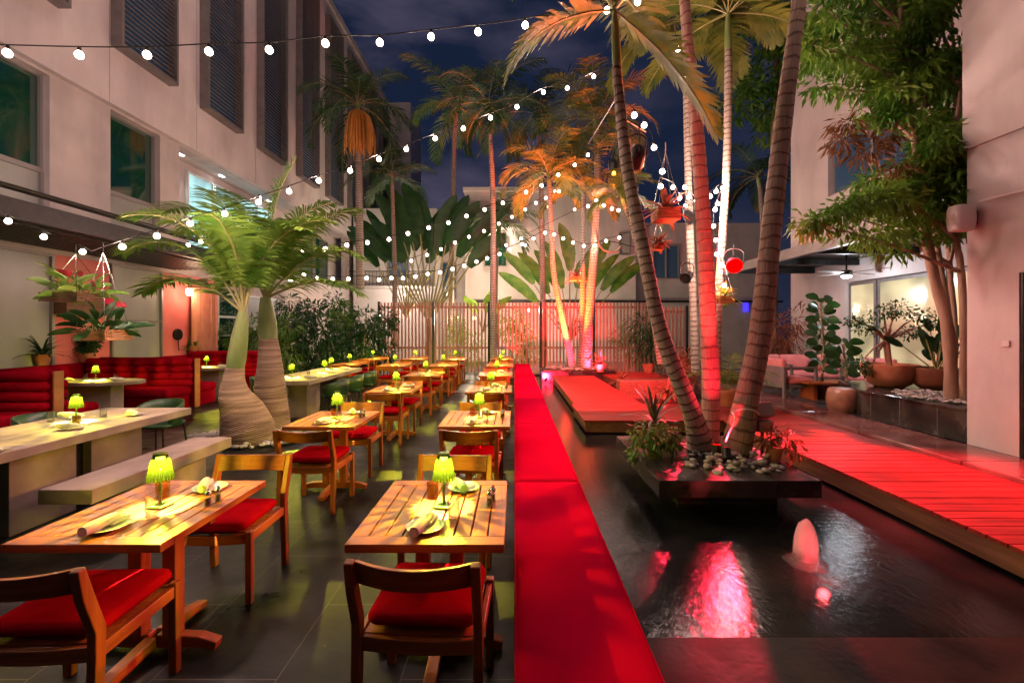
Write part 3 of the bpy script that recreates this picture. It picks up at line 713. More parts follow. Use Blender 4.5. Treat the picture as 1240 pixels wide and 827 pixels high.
rows = [('R', -.395, [2.415+2.42*i for i in range(6)], 'table along the red bench', 'wooden tables along the red bench'),
        ('L', -1.90, [2.415+2.41*i for i in range(6)], 'table in the middle row', 'wooden tables in the middle row'),
        ('C', -4.55, [12.5, 14.6], 'table beside the shrubs', 'wooden tables beside the shrubs'),
        ('D', -3.2, [12.1, 14.6], 'table in the aisle row', 'wooden tables near the fence')]
for rk, cx, ylist, ph, grp in rows:
    for i, yc in enumerate(ylist):
        T = f'the {ORD[i]} {ph}'; n_ = i+1 if rk in 'RL' else 5
        dz = 0
        put(TB, (cx, yc, 0), 0, f'slatted wooden pedestal table, {T}' if False else f'slatted wooden pedestal table, {ORD[i]} {ph.replace("table ", "")}', grp)
        setting(cx, yc, .75, T, n_, r_)
        jx = r_.uniform(-.03,.03)
        fx = {'R': -.02, 'L': -.02}.get(rk, 0)
        put(CH, (cx+fx+(0 if i == 0 else jx), yc-.415, 0) if i else (cx+fx+(.03 if rk == 'R' else .0), yc-.34 if rk == 'R' else yc-.40, 0), R(r_.uniform(-3,3)), f'red cushioned wooden chair at the camera end of {T}', 'wooden chairs with red cushions')
        put(CH, (cx+fx+jx, yc+.56+r_.uniform(-.04,.06), 0), R(180+r_.uniform(-4,4)), f'red cushioned wooden chair at the far end of {T}', 'wooden chairs with red cushions')

# ------------------------------------------------------------------ concrete tables and bench
def concrete_table(x0, x1, y0, y1, legs, label):
    t = thing('concrete_table', label, 'table', ((x0+x1)/2, (y0+y1)/2, 0), 'concrete tables')
    MB().box(x0, x1, y0, y1, .67, .75).build('tabletop', M_conc, t, bevel=.006)
    for a, b_ in legs: MB().box(x0+.22, x1-.22, a, b_, 0, .669).build('leg', M_conc, t, bevel=.005)
    for a, b_ in zip(legs[:-1], legs[1:]): MB().box(x0+.30, x1-.30, a[1]+.002, b_[0]-.002, 0, .62).build('dark_gap_block', M_dark, t)  # dark block fills the gap between legs in place of its shade
    return t
concrete_table(-4.92, -3.89, 1.6, 5.48, [(1.9, 2.5), (3.70, 4.27), (4.42, 5.02)], 'long concrete dining table beside the concrete bench')
concrete_table(-4.75, -3.75, 8.3, 11.2, [(8.7, 9.3), (10.2, 10.8)], 'concrete dining table behind the bottle palms with green chairs around')
t = thing('concrete_bench', 'plain concrete bench beside the long concrete table', 'bench', (-3.48, 4.4, 0))
MB().box(-3.69, -3.27, 3.52, 5.26, .335, .45).build('seat', M_conc, t, bevel=.006)
MB().box(-3.60, -3.36, 3.95, 4.95, 0, .334).build('support', M_conc, t)
for k, (x, y) in enumerate([(-4.30, 3.15), (-4.45, 4.62)]):
    nm = ['the left edge part', 'the bench side part'][k]
    T = ['the near half of the concrete table', 'the far half of the concrete table'][k]
    put(LM, (x, y, .75), .2, f'green cut glass lamp glowing on {T}', 'green glass table lamps')
    q = [(.22,-.35,'nearest'),(-.25,.3,'lamp'),(.27,.36,'end')]
    for dx, dy, w in [(.26,-.33,'bench side before the lamp'),(.28,.36,'bench side past the lamp'),(-.30,.25,'booth side past the lamp')]:
        put(PL, (x+dx, y+dy, .75), 0, f'white side plate, {w}, {T}', 'white side plates')
        put(NK, (x+dx, y+dy, .7605), R(r_.uniform(-30,30)), f'rolled napkin, {w}, {T}', 'rolled linen napkins')
    put(GA, (x+.10, y-.10, .75), 0, f'amber tumbler beside the lamp on {T}', 'tumblers')
    put(GC, (x+.05, y+.25, .75), 0, f'clear tumbler beyond the lamp on {T}', 'tumblers')
    put(GC, (x-.28, y+.02, .75), 0, f'clear tumbler on the booth side of {T}', 'tumblers')
    put(SH, (x+.15, y-.22, .75), 0, f'steel capped shaker before the lamp on {T}', 'salt and pepper shakers')
for k, y in enumerate((8.9, 9.9, 10.8)):
    T = ['the near part', 'the middle part', 'the far part'][k]+' of the second concrete table'
    put(LM, (-4.25+(.12 if k == 1 else -.1), y, .75), .3, f'green cut glass lamp on {T}', 'green glass table lamps')
    put(PL, (-3.95, y-.1, .75), 0, f'white side plate on {T}', 'white side plates')
    put(NK, (-3.95, y-.1, .7605), .4, f'rolled napkin on {T}', 'rolled linen napkins')
    put(GC, (-4.1, y+.15, .75), 0, f'clear tumbler on {T}', 'tumblers')

def make_green_chair():
    t = thing('shell_chair', 'chair', 'chair')
    vs_ = []; fs = []; n_ = 16; prof = [(.24,.40),(.25,.46),(.27,.60),(.275,.74)]
    for r0, z in prof:
        for i in range(n_+1):
            a = R(150) + R(240)*i/n_; hh = z if z < .5 else z - .10*abs(math.cos((a-R(270))*.9))**0*0 - .13*(abs(i/n_*2-1)**3)*((z-.46)/.28)
            vs_.append((r0*math.cos(a), r0*math.sin(a)*.95, hh))
    for k in range(len(prof)-1):
        for i in range(n_): fs.append((k*(n_+1)+i, k*(n_+1)+i+1, (k+1)*(n_+1)+i+1, (k+1)*(n_+1)+i))
    o = MB().add(vs_, fs).build('backrest', M_grch, t, smooth=True); so = o.modifiers.new('thick', 'SOLIDIFY'); so.thickness = .02
    MB().cushion(-.23,.23,-.22,.22,.41,.455,.015,.006,rx=.08,n=24).build('seat', M_grch, t, smooth=True)
    for sx_ in (-1,1):
        for sy_ in (-1,1): MB().tube([(.19*sx_,.18*sy_,.41),(.22*sx_,.22*sy_,0)], [.013,.009], 8).build('leg', M_dark, t)
    return t
GCH = make_green_chair()
gp = [(-4.72,6.05,180,'at the far end of the long concrete table'), (-5.25,4.35,-90,'on the booth side of the long concrete table, middle'), (-5.25,3.5,-90,'on the booth side of the long concrete table, near camera'),
      (-5.25,5.1,-90,'on the booth side of the long concrete table, far corner'),
      (-3.45,8.75,90,'on the aisle side of the second concrete table, first'), (-3.45,9.6,90,'on the aisle side of the second concrete table, second'), (-3.45,10.5,90,'on the aisle side of the second concrete table, third'),
      (-4.25,7.95,0,'at the camera end of the second concrete table'), (-5.05,9.2,-90,'on the booth side of the second concrete table')]
for x, y, a, w in gp: put(GCH, (x, y, 0), R(a), f'dark green shell chair {w}', 'green shell chairs')

# ------------------------------------------------------------------ red booths
def booth(y, label):
    t = thing('booth_divider', label, 'booth', (-8.1, y, 0), 'red roll cushioned booths')
    MB().box(-9.2, -6.93, y-.06, y+.06, .02, 1.02).build('core', M_redd, t)
    for sg in (-1, 1):
        for k in range(4):
            z = .47+k*.15
            MB().tube([(-9.15, y+sg*.14, z+.075), (-7.02, y+sg*.14, z+.075), (-6.97, y+sg*.14, z+.075), (-6.94, y+sg*.14, z+.075)], [.083,.083,.07,.035], 16).build('roll', M_redd, t, smooth=True)
        a, b_ = sorted((y+sg*.06, y+sg*.78))
        MB().cushion(-9.15, -6.98, a, b_, .30, .48, .04, .02, rx=.06, n=32).build('seat', M_redd, t, smooth=True)
        MB().box(-9.1, -7.02, a+.03, b_-.03, .01, .299).build('seat_base', M_redd, t)
    MB().box(-6.928, -6.905, y-.075, y+.075, .01, 1.06).build('strap', M_leather, t, bevel=.005)
    return t
booth(6.90, 'red roll cushioned booth divider with leather strap nearest the camera')
booth(9.92, 'red roll cushioned booth divider behind the first oval table')
booth(13.0, 'red roll cushioned booth divider behind the second oval table')
t = thing('wall_banquette', 'long red banquette back running along the pink wall', 'bench', (-9.3, 9, 0))
MB().cushion(-9.44, -9.21, 3.5, 14.2, .45, .98, .05, .01, rx=.06, n=24).build('backrest', M_redd, t, smooth=True)
MB().box(-9.44, -9.22, 3.5, 14.2, .01, .449).build('base', M_redd, t)
def oval_table(y, label, T):
    t = thing('oval_table', label, 'table', (-7.9, y, 0), 'stone topped booth tables')
    pts = []
    for i in range(36):
        a = 2*math.pi*i/36; pts.append((-7.75+ .85*abs(math.cos(a))**.8*(1 if math.cos(a) > 0 else -1), y+.40*abs(math.sin(a))**.9*(1 if math.sin(a) > 0 else -1)))
    MB().prism(pts, .69, .75).build('tabletop', M_conc, t, bevel=.01)
    MB().box(-8.15, -7.35, y-.14, y+.14, 0, .689).build('pedestal', M_conc, t)
    put(LM, (-7.75, y, .75), 0, f'green cut glass lamp on {T}', 'green glass table lamps')
    for dx, w in ((-.5,'wall end'),(.45,'aisle end')):
        put(PL, (-7.75+dx, y-.05, .75), 0, f'white side plate at the {w} of {T}', 'white side plates')
        put(NK, (-7.75+dx, y-.05, .7605), .3, f'rolled napkin at the {w} of {T}', 'rolled linen napkins')
        put(GC, (-7.75+dx*.6, y+.12, .75), 0, f'clear tumbler towards the {w} of {T}', 'tumblers')
oval_table(8.42, 'oval stone booth table between the first two red dividers', 'the first oval booth table')
oval_table(11.45, 'oval stone booth table beyond the second red divider', 'the second oval booth table')

# ------------------------------------------------------------------ lounge
def sofa(name, label, x, y, w, rz, arms=True):
    t = thing(name, label, 'sofa' if w > 1.2 else 'armchair')
    for s in (-1, 1):
        m_ = MB(); X = s*(w/2-.03)
        m_.box(X-.03, X+.03, -.38, -.33, 0, .62); m_.box(X-.03, X+.03, .33, .38, 0, .62); m_.box(X-.03, X+.03, -.38, .38, .621, .66)
        m_.build('arm', M_louv, t, bevel=.005)
    MB().box(-w/2+.07, w/2-.07, -.36, .36, .22, .28).build('seat_frame', M_louv, t)
    MB().box(-w/2+.07, w/2-.07, .33, .37, .281, .66).build('back_frame', M_louv, t)
    n_ = max(1, round(w/.8)); ww = (w-.16)/n_
    for i in range(n_):
        a = -w/2+.08+i*ww
        MB().cushion(a+.005, a+ww-.005, -.36, .22, .281, .42, .03, .02, rx=.05, n=24).build('seat_cushion', M_pinkf, t, smooth=True)
        o = MB().cushion(a+.005, a+ww-.005, -.08, .08, 0, .01, .03, .0)
        b_ = MB()
        b_.cushion(a+.01, a+ww-.01, -.19, .19, 0, .13, .03, .02, rx=.05, n=24)
        b_.v = [Vector((p.x, .325-p.z - (p.y+.19)*-.12, .43+p.y+.19)) for p in b_.v]
        b_.f = [tuple(reversed(f)) for f in b_.f]
        b_.build('back_cushion', M_pinkf, t, smooth=True)
    t.location = (x, y, .248); t.rotation_euler = (0,0,R(rz)); return t
sofa('sofa', 'grey framed sofa with pink cushions facing the low wooden table', 6.75, 11.3, 1.75, 0)
sofa('armchair', 'grey framed armchair with pink cushions beside the boardwalk end', 5.95, 9.9, .8, 95)
sofa('armchair', 'grey framed armchair with pink cushion beside the big brown pot', 7.75, 9.9, .8, -75)
sofa('armchair', 'grey framed armchair with pink cushion behind the bonsai pot', 8.0 -.35, 11.1, .8, -30)
t = thing('coffee_table', 'low wooden coffee table in front of the pink sofa', 'table', (6.5, 9.55, .248))
MB().box(5.95, 6.95, 9.2, 9.85, .575, .61).build('tabletop', M_woodx, t, bevel=.005)
for x in (6.12, 6.70): MB().box(x, x+.07, 9.3, 9.75, .248, .574).build('leg', M_woodx, t)
vs0 = thing('bud_vase', 'small dark bud vase standing on the low wooden table', 'vase', (6.42, 9.5, .61))
MB().lathe([(.03,0),(.035,.05),(.012,.10),(.014,.16)], (6.42,9.5,.61), 14).build('body', M_dark, vs0, smooth=True)
st = MB().lathe([(.20,0),(.245,.08),(.26,.20),(.25,.32),(.225,.40),(.20,.415),(.001,.417)], (5.78,8.0,.248), 40)
tag(st.build('garden_stool', M_potb, smooth=True), 'brown drum stool standing beside the black tiled planter', 'stool')
BP = thing('lounge_planter', 'black tiled raised planter with pots between boardwalk and lounge', 'planter', (6.8, 7, .25))
poly = [(5.72,5.74),(8.19,5.74),(8.19,8.9),(6.33,8.9),(5.72,7.5)]
MB().prism(poly, .251, .66).build('planter_wall', M_black, BP)
MB().prism([(x+(-.03 if x < 6 else 0),y) for x, y in poly], .661, .69).build('coping', M_black, BP, bevel=.004)
g = MB()
for y in (6.15, 6.75, 7.3): g.box(5.7165, 5.7195, y, y+.008, .26, .655)
g.build('tile_joint', mat('joint', (.10,.085,.07), .7), BP)
# ------------------------------------------------------------------ foliage builders
def leaflet(mb, p, d, nrm, L, w, droop, segs=3):
    d = d.normalized(); side = d.cross(nrm)
    if side.length < 1e-5: side = Vector((1,0,0))
    side.normalize(); vs_ = [p - side*w*.25, p + side*w*.25]; q = p.copy(); dd = d.copy()
    for k in range(1, segs+1):
        u = k/segs; dd = (dd + Vector((0,0,-droop/segs))).normalized(); q = q + dd*(L/segs)
        ww = w*(.5 if u < .99 else 0)*(1.15 - .35*u)
        if k < segs: vs_ += [q - side*ww, q + side*ww]
        else: vs_ += [q]
    fs = [(2*i, 2*i+1, 2*i+3, 2*i+2) for i in range(segs-1)] + [(2*segs-2, 2*segs-1, 2*segs)]
    mb.add(vs_, fs)
def frond(lf, rc, base, az, el, L, droop, n=34, ll=.45, lw=.045, ld=.6, r_=rnd, vee=.35, thick=.014, fwd=.75, start=.14, pw=1.25):
    p = Vector(base); pts = [p.copy()]; dirs = []; S = 22
    h = Vector((math.cos(az), math.sin(az), 0)); tw = r_.uniform(-.25,.25)
    for i in range(S):
        u = i/S; e = el - droop*(u**pw); a2 = h*math.cos(e) + Vector((0,0,math.sin(e))) + Vector((-h.y,h.x,0))*tw*u*.3
        a2.normalize(); dirs.append(a2); p = p + a2*(L/S); pts.append(p.copy())
    dirs.append(dirs[-1])
    rc.tube(pts[::2]+[pts[-1]], [thick*(1-.85*i/(len(pts[::2]))) for i in range(len(pts[::2])+1)], 5)
    for k in range(n):
        u = start + (1-start)*(k+.5)/n; x = u*S; i = int(x); q = pts[i].lerp(pts[i+1], x-i); d = dirs[i]
        sd = d.cross(Vector((0,0,1)));
        if sd.length < .1: sd = Vector((-h.y,h.x,0))
        sd.normalize(); up = sd.cross(d).normalized()
        l_ = ll*(math.sin(math.pi*min(1,(u*.88+.10)))**.55)*r_.uniform(.88,1.08)
        f = fwd*(.6+.9*u)
        for s in (-1,1):
            dd = sd*s + d*f*r_.uniform(.85,1.15) + up*(vee+r_.uniform(-.1,.1))
            leaflet(lf, q, dd, up, l_, lw*r_.uniform(.8,1.15), ld*r_.uniform(.7,1.3))
def palm(name, label, path, radii, crown, tm=T_grey, lm=L_palm, shaft=None, n_uv=14, group=None, fronds=(), segs=60, base_flare=None):
    pts = spline(path, segs); m_ = len(pts)-1; rr = []
    for i in range(m_+1):
        t_ = i/m_*(len(radii)-1); k = min(int(t_), len(radii)-2); rr.append(radii[k] + (radii[k+1]-radii[k])*(t_-k))
    t = thing(name, label, 'palm tree', pts[0], group)
    # ring swellings
    Lt = 0; dense = []; dr = []
    for i in range(m_):
        for q in range(3):
            u = q/3; p = pts[i].lerp(pts[i+1], u); dense.append(p); r0 = rr[i]+(rr[i+1]-rr[i])*u; dr.append(r0*(1.0 + .02*math.sin(len(dense)*1.9)))
    dense.append(pts[-1]); dr.append(rr[-1])
    MB().tube(dense, dr, n_uv, uv=True).build('trunk', tm, t, smooth=True)
    top = pts[-1]; d = (pts[-1]-pts[-3]).normalized()
    if shaft:
        sp_ = [top + d*shaft*u for u in (0,.15,.5,.8,1)]; r1 = rr[-1]
        MB().tube(sp_, [r1*1.0, r1*1.08, r1*.98, r1*.75, r1*.55], 12).build('crownshaft', M_shaft, t, smooth=True); top = sp_[-1]
    lf, rc = MB(), MB()
    for fr in fronds: frond(lf, rc, top + Vector((0,0,-.02)), **fr)
    rc.build('stalks', M_rachis, t, smooth=True); lf.build('crown', lm, t)
    return t
def crown_fronds(nf_, L, r_, el=(R(10), R(75)), droop=(1.2,2.0), **kw):
    out = []
    for i in range(nf_):
        u = i/nf_; out.append(dict(az=2*math.pi*(i*.382+r_.uniform(-.04,.04)), el=el[0]+(el[1]-el[0])*u, L=L*r_.uniform(.85,1.1), droop=droop[0]+(droop[1]-droop[0])*r_.random(), r_=r_, **kw))
    return out

# ------------------------------------------------------------------ the three pond palms
r_ = random.Random(11)
fr = [dict(az=R(186), el=R(-6), L=1.5, droop=1.2, ll=.42, lw=.05, n=34, r_=r_, start=.08), dict(az=R(-8), el=R(-42), L=1.75, droop=.45, ll=.42, lw=.055, n=38, r_=r_, start=.08, ld=.4),
      dict(az=R(-60), el=R(15), L=1.5, droop=1.5, ll=.45, lw=.055, n=30, r_=r_),
      dict(az=R(215), el=R(55), L=1.8, droop=1.7, ll=.5, lw=.055, r_=r_), dict(az=R(150), el=R(62), L=1.7, droop=1.4, ll=.5, lw=.055, r_=r_),
      dict(az=R(60), el=R(50), L=1.6, droop=1.5, ll=.5, lw=.055, r_=r_), dict(az=R(20), el=R(60), L=1.7, droop=1.4, ll=.5, lw=.055, r_=r_), dict(az=R(-40), el=R(70), L=1.5, droop=1.3, ll=.5, lw=.055, r_=r_)]
palm('palm_tree', 'leaning palm with dark ringed trunk and orange lit frond above the pond planter',
     [(2.16,5.25,.30), at(838,500,5.2), at(800,400,5.15), at(777,290,5.1), at(760,207,5.1), at(749,110,5.05), at(747,80,5.0)], [.17,.105,.082,.070,.068,.055,.047], None, T_grey, L_palm, .55, 18, fronds=fr)
palm('palm_tree', 'thick leaning palm with pale ringed trunk bound by a white cable in the pond planter',
     [(2.42,5.0,.30), at(905,480,4.95), at(921,400,4.95), at(937,250,4.95), at(952,120,4.95), at(968,0,4.95), at(985,-140,4.95)], [.17,.122,.113,.098,.086,.072,.062], None, T_brown, L_palm, .7, 20,
     fronds=crown_fronds(12, 2.0, r_, ll=.5, lw=.055, n=30))
palm('palm_tree', 'straight palm with wide ringed trunk glowing red in the middle of the pond planter',
     [(2.36,5.5,.30), at(861,470,5.45), at(858,400,5.4), at(852,270,5.4), at(843,150,5.35), at(832,40,5.3), at(822,-100,5.3)], [.108,.104,.098,.088,.074,.060,.052], None, T_mid, L_palm, .6, 20,
     fronds=crown_fronds(12, 1.9, r_, ll=.5, lw=.055, n=30))
palm('palm_tree', 'slender pale ringed palm rising behind the pond trunks to a crown at the top edge',
     [at(868,455,8.4), at(869,380,8.3), at(874,300,8.2), at(880,200,8.1), at(882,100,8.0), at(882,60,8.0)], [.078,.072,.065,.066,.066,.06], None, T_grey, L_palm, .65, 14,
     fronds=crown_fronds(13, 2.0, r_, (R(0),R(70)), (1.2,1.9), ll=.55, lw=.055, n=30))
palm('palm_tree', 'slender spotted grey palm just behind the red lit trunk',
     [at(842,450,9.0), at(840,380,9.0), at(836,300,9.0), at(833,200,9.0), at(831,120,9.0), at(829,60,9.0)], [.078,.072,.074,.068,.06,.052], None, T_grey, L_palm, .6, 14,
     fronds=crown_fronds(12, 1.9, r_, (R(0),R(70)), (1.2,1.9), ll=.5, lw=.055, n=28))
# white cable round trunk and flood lamp on the planter
cb = MB()
pts = []
for i in range(15):
    a = R(200+i*11); pts.append(Vector((2.49+.155*math.cos(a), 4.96+.155*math.sin(a), .80+.05*math.sin(i*.3))))
cb.tube(pts, .008, 6); cb.tube(spline([pts[0], (2.33,4.80,.74), (2.27,4.8,.62), (2.24,4.83,.50)], 10), .008, 6)
tag(cb.build('cable_tie', M_white), 'white cable looped around the thick leaning palm trunk', 'cable')
FL = thing('flood_light', 'grey box floodlight standing beside the thick leaning palm trunk', 'floodlight', (2.74, 5.0, .30))
MB().obox((2.72,5.0,.80), (.19,.14,.15), (R(-25),0,R(8))).build('housing', M_louv, FL, bevel=.008)
MB().obox((2.72,4.985,.64), (.17,.12,.12), (R(5),0,R(8))).build('driver_box', M_louv, FL, bevel=.006)
MB().tube([(2.72,5.0,.30),(2.72,5.0,.60)], .018, 8).build('stake', M_dark, FL)
# dark root clump with stones on it
rb = bmesh.new()
# ------------------------------------------------------------------ bottle palms
def bottle(path, radii, fronds, label, sh):
    return palm('bottle_palm', label, path, radii, None, T_bottle, L_bottle, sh, 24, fronds=fronds, group='bottle palms')
bf = dict(ll=.60, lw=.036, n=56, vee=.38, ld=.7, fwd=.42, pw=2.0, thick=.026, r_=r_, start=.2)
def az_el(l): return [dict(az=R(a), el=R(e), L=L_*.93, droop=d, **bf) for a, e, L_, d in l]
F1 = az_el([(172,82,2.7,2.0),(190,62,2.3,2.0),(150,86,2.5,1.2),(80,80,2.2,1.2),(12,76,2.3,1.6),(-80,80,2.0,1.8),(225,74,2.3,1.9),(130,68,2.4,1.8),(178,40,1.9,1.7)])
F2 = az_el([(4,64,2.5,1.15),(-12,44,2.3,1.5),(165,84,2.4,1.1),(30,88,2.7,.5),(185,66,2.2,1.7),(95,68,2.2,1.5),(-40,66,2.1,1.8),(12,80,2.3,1.3),(350,22,2.0,1.2)])
bottle([at(302,537,6.85), at(300,520,6.85), at(294,500,6.85), at(285,480,6.85), at(283,462,6.85), at(285,445,6.85)], [.33,.37,.31,.22,.155,.12], F1, 'bottle palm with bulging curved trunk in front of its taller twin', .85)
bottle([at(331,522,7.7), at(329,500,7.7), at(327,470,7.7), at(327,440,7.7), at(325,410,7.7)], [.27,.27,.24,.19,.14], F2, 'taller bottle palm with smooth tapering trunk behind its bulging twin', .7)

# ------------------------------------------------------------------ back palms
def back_palm(label, path, r0, nf, L, seed, lm=L_palm, tm=T_grey, name='palm_tree', **kw):
    q = random.Random(seed); k = dict(ll=.42*L/1.6, lw=.05, n=26, ld=.7); k.update(kw)
    el = k.pop('el', (R(-5), R(75)))
    return palm(name, label, path, [r0, r0*.85, r0*.7, r0*.65], None, tm, lm, .4, 10, fronds=crown_fronds(nf, L, q, el, (1.2,2.1), **k), segs=24)
back_palm('orange lit palm with bulging elbow low on its trunk by the fence', [at(694,443,15.3), at(684,400,15.3), at(671,335,15.3), at(668,290,15.3), at(665,225,15.3)], .12, 14, 2.4, 21)
back_palm('orange lit palm with straight thin trunk in the rear planter', [at(703,445,15.6), at(705,400,15.6), at(706,300,15.6), at(707,235,15.6)], .12, 13, 2.3, 22)
back_palm('orange lit palm with curved ringed trunk in the rear planter', [at(709,445,15.1), at(713,390,15.1), at(720,300,15.1), at(724,230,15.1), at(722,160,15.1)], .17, 16, 2.7, 23)
back_palm('short orange lit palm with low crown behind the leaning pond palm', [at(800,440,12.5), at(790,380,12.5), at(772,300,12.5), at(757,250,12.5)], .10, 9, 1.5, 24)
back_palm('tall dark green palm carrying a hanging orange flower cluster', [at(436,350,17), at(435,250,17), at(434,190,17), at(433,140,17)], .16, 16, 2.7, 25, L_dark, el=(R(-20),R(75)))
back_palm('tall thin palm rising in front of the fence with dark green crown', [at(598,440,16.8), at(597,360,16.9), at(597,250,17), at(594,170,17), at(592,140,17)], .13, 15, 2.6, 26, L_dark, el=(R(-20),R(75)))
back_palm('dark green palm crown behind the orange lit palms', [at(657,445,18.5), at(657,330,18.5), at(655,220,18.5), at(652,150,18.5)], .14, 15, 2.8, 27, L_dark)
back_palm('dark palm beyond the rear wall at the red light', [at(925,380,19), at(925,300,19), at(922,240,19), at(920,225,19)], .14, 14, 2.4, 28, L_dark, el=(R(-20),R(75)))
back_palm('dark green palm behind the traveller palm fan', [at(545,400,20), at(548,280,20), at(550,170,20), at(552,140,20)], .14, 14, 3.0, 29, L_mid, el=(R(-20),R(75)))
back_palm('low palm with drooping fronds behind the fence panels', [at(600,420,20), at(600,340,20), at(602,300,20), at(604,280,20)], .14, 12, 2.4, 30, L_dark)
back_palm('dark palm in front of the louvred building corner', [at(478,420,19), at(478,330,19), at(476,260,19), at(475,225,19)], .12, 12, 2.3, 31, L_dark)
# hanging flower cluster
q = random.Random(5); m_ = MB()
for i in range(120):
    a = q.uniform(0, 6.28); r0 = q.uniform(.1,.6); p0 = at(434,135,17)
    m_.tube(spline([p0, p0+Vector((r0*.6*math.cos(a), r0*.6*math.sin(a), -.1)), p0+Vector((r0*math.cos(a), r0*math.sin(a), -.8)), p0+Vector((r0*math.cos(a), r0*math.sin(a), q.uniform(-1.7,-1.1)))], 5), .015, 4)
tag(m_.build('flower_cluster', mat('orange_flower', (.55,.22,.03), .7, (.65,.32,.06), 6)), 'hanging orange flower strands below the tall dark palm crown', 'flowers')

# ------------------------------------------------------------------ paddle leaf plants
def paddle(lf, rc, base, az, lean, stalk, L, w, r_, bend=.5):
    h = Vector((math.cos(az), math.sin(az), 0)); d = (h*math.sin(lean)+Vector((0,0,math.cos(lean)))).normalized()
    p0 = Vector(base); p1 = p0 + d*stalk; rc.tube([p0, p0.lerp(p1,.5), p1], [.03*w/.4,.022*w/.4,.015*w/.4], 5)
    sd = d.cross(Vector((0,1,0)) if abs(d.y) < .8 else Vector((1,0,0))).normalized(); a = r_.uniform(-.6,.6)
    nn = sd.cross(d).normalized(); sd = sd*math.cos(a)+nn*math.sin(a); nn = sd.cross(d).normalized()
    S = 12; vs_ = []; fs = []; p = p1.copy(); dd = d.copy()
    for i in range(S+1):
        u = i/S; ww = w/2*math.sin(math.pi*min(1,u*.93+.05))**.6*(1 if i < S else .05)
        jag = r_.uniform(.86,1.0)
        vs_ += [p - sd*ww*jag + nn*ww*.25, p, p + sd*ww*jag + nn*ww*.25]
        dd = (dd + h*bend*.06 - Vector((0,0,bend*.10*u))).normalized(); p = p + dd*(L/S)
    for i in range(S):
        for j in (0,1): fs.append((3*i+j, 3*i+j+1, 3*i+4+j, 3*i+3+j))
    lf.add(vs_, fs)
def paddle_plant(name, label, base, n, stalk, L, w, seed, m=L_dark, fan=False, spread=1.0, bend=.5, cat='plant'):
    q = random.Random(seed); t = thing(name, label, cat, base); lf, rc = MB(), MB()
    for i in range(n):
        if fan: u = (i/(n-1)-.5)*2; az = 0 if u > 0 else math.pi; lean = abs(u)*spread
        else: az = i*2.4+q.uniform(-.3,.3); lean = spread*q.uniform(.25,1)
        paddle(lf, rc, base, az, lean, stalk*q.uniform(.8,1.15), L*q.uniform(.8,1.15), w*q.uniform(.85,1.1), q, bend)
    rc.build('stems', M_rachis, t, smooth=True); lf.build('leaves', m, t, smooth=True); return t
tp = at(520,440,19.5)
t = paddle_plant('traveller_palm', 'tall traveller palm with upright paddle leaves behind the fence', (tp.x, 19.5, 2.0), 13, 3.4, 2.6, .75, 41, L_dark, True, .62, .5, 'palm tree')
MB().tube([(tp.x,19.5,.0),(tp.x,19.5,2.2)], [.2,.17], 12).build('trunk', M_bark, t)
paddle_plant('banana_plant', 'fresh green banana plant poking above the slatted fence', (at(585,400,18.6).x, 18.6, 1.6), 6, .9, 1.0, .34, 42, L_lime, spread=.7)
paddle_plant('bird_of_paradise', 'tall fan of paddle leaves behind the orange lit palms', (at(690,400,19).x, 19, 1.2), 11, 2.6, 2.0, .6, 43, L_mid, True, .7)
paddle_plant('bird_of_paradise', 'dark fan of paddle leaves left of the traveller palm', (at(492,400,20.5).x, 20.5, 2.2), 9, 2.8, 2.2, .6, 44, L_dark, True, .5)

# ------------------------------------------------------------------ leaf clouds
def leaf(mb, p, d, L, w, r_):
    d = d.normalized(); s = d.cross(Vector((r_.uniform(-1,1), r_.uniform(-1,1), 1.2)))
    if s.length < 1e-4: s = Vector((1,0,0))
    s.normalize(); n_ = s.cross(d); m_ = p + d*L*.5
    mb.add([p, m_ - s*w/2 - n_*w*.12, p + d*L - Vector((0,0,L*.12)), m_ + s*w/2 - n_*w*.12, m_], [(0,1,4),(1,2,4),(4,2,3),(0,4,3)])
def cloud(mb, c, rad, n, L, w, r_, droop=.3, shell=.5):
    c = Vector(c); rad = Vector(rad) if not isinstance(rad, (int,float)) else Vector((rad,)*3)
    for _ in range(n):
        d = Vector((r_.gauss(0,1), r_.gauss(0,1), r_.gauss(0,1))).normalized(); k = r_.uniform(shell, 1)
        p = c + Vector((d.x*rad.x, d.y*rad.y, d.z*rad.z))*k
        leaf(mb, p, d + Vector((r_.uniform(-.8,.8), r_.uniform(-.8,.8), r_.uniform(-.8,.5)-droop)), L*r_.uniform(.7,1.25), w*r_.uniform(.8,1.2), r_)
def bush(name, label, base, clouds, leafs, m, seed, stems=True, cat='shrub', group=None):
    q = random.Random(seed); t = thing(name, label, cat, base, group); lf = MB()
    L, w = leafs
    for (c, rd, n) in clouds: cloud(lf, Vector(base)+Vector(c), rd, n, L, w, q)
    if stems:
        s_ = MB()
        for (c, rd, n) in clouds:
            s_.tube(spline([Vector(base), Vector(base)+Vector(c)*.5+Vector((q.uniform(-.05,.05),0,.05)), Vector(base)+Vector(c)], 6), [.02]*3+[.014]*2+[.008]*2, 6)
        s_.build('stems', M_bark, t)
    lf.build('leaves', m, t); return t
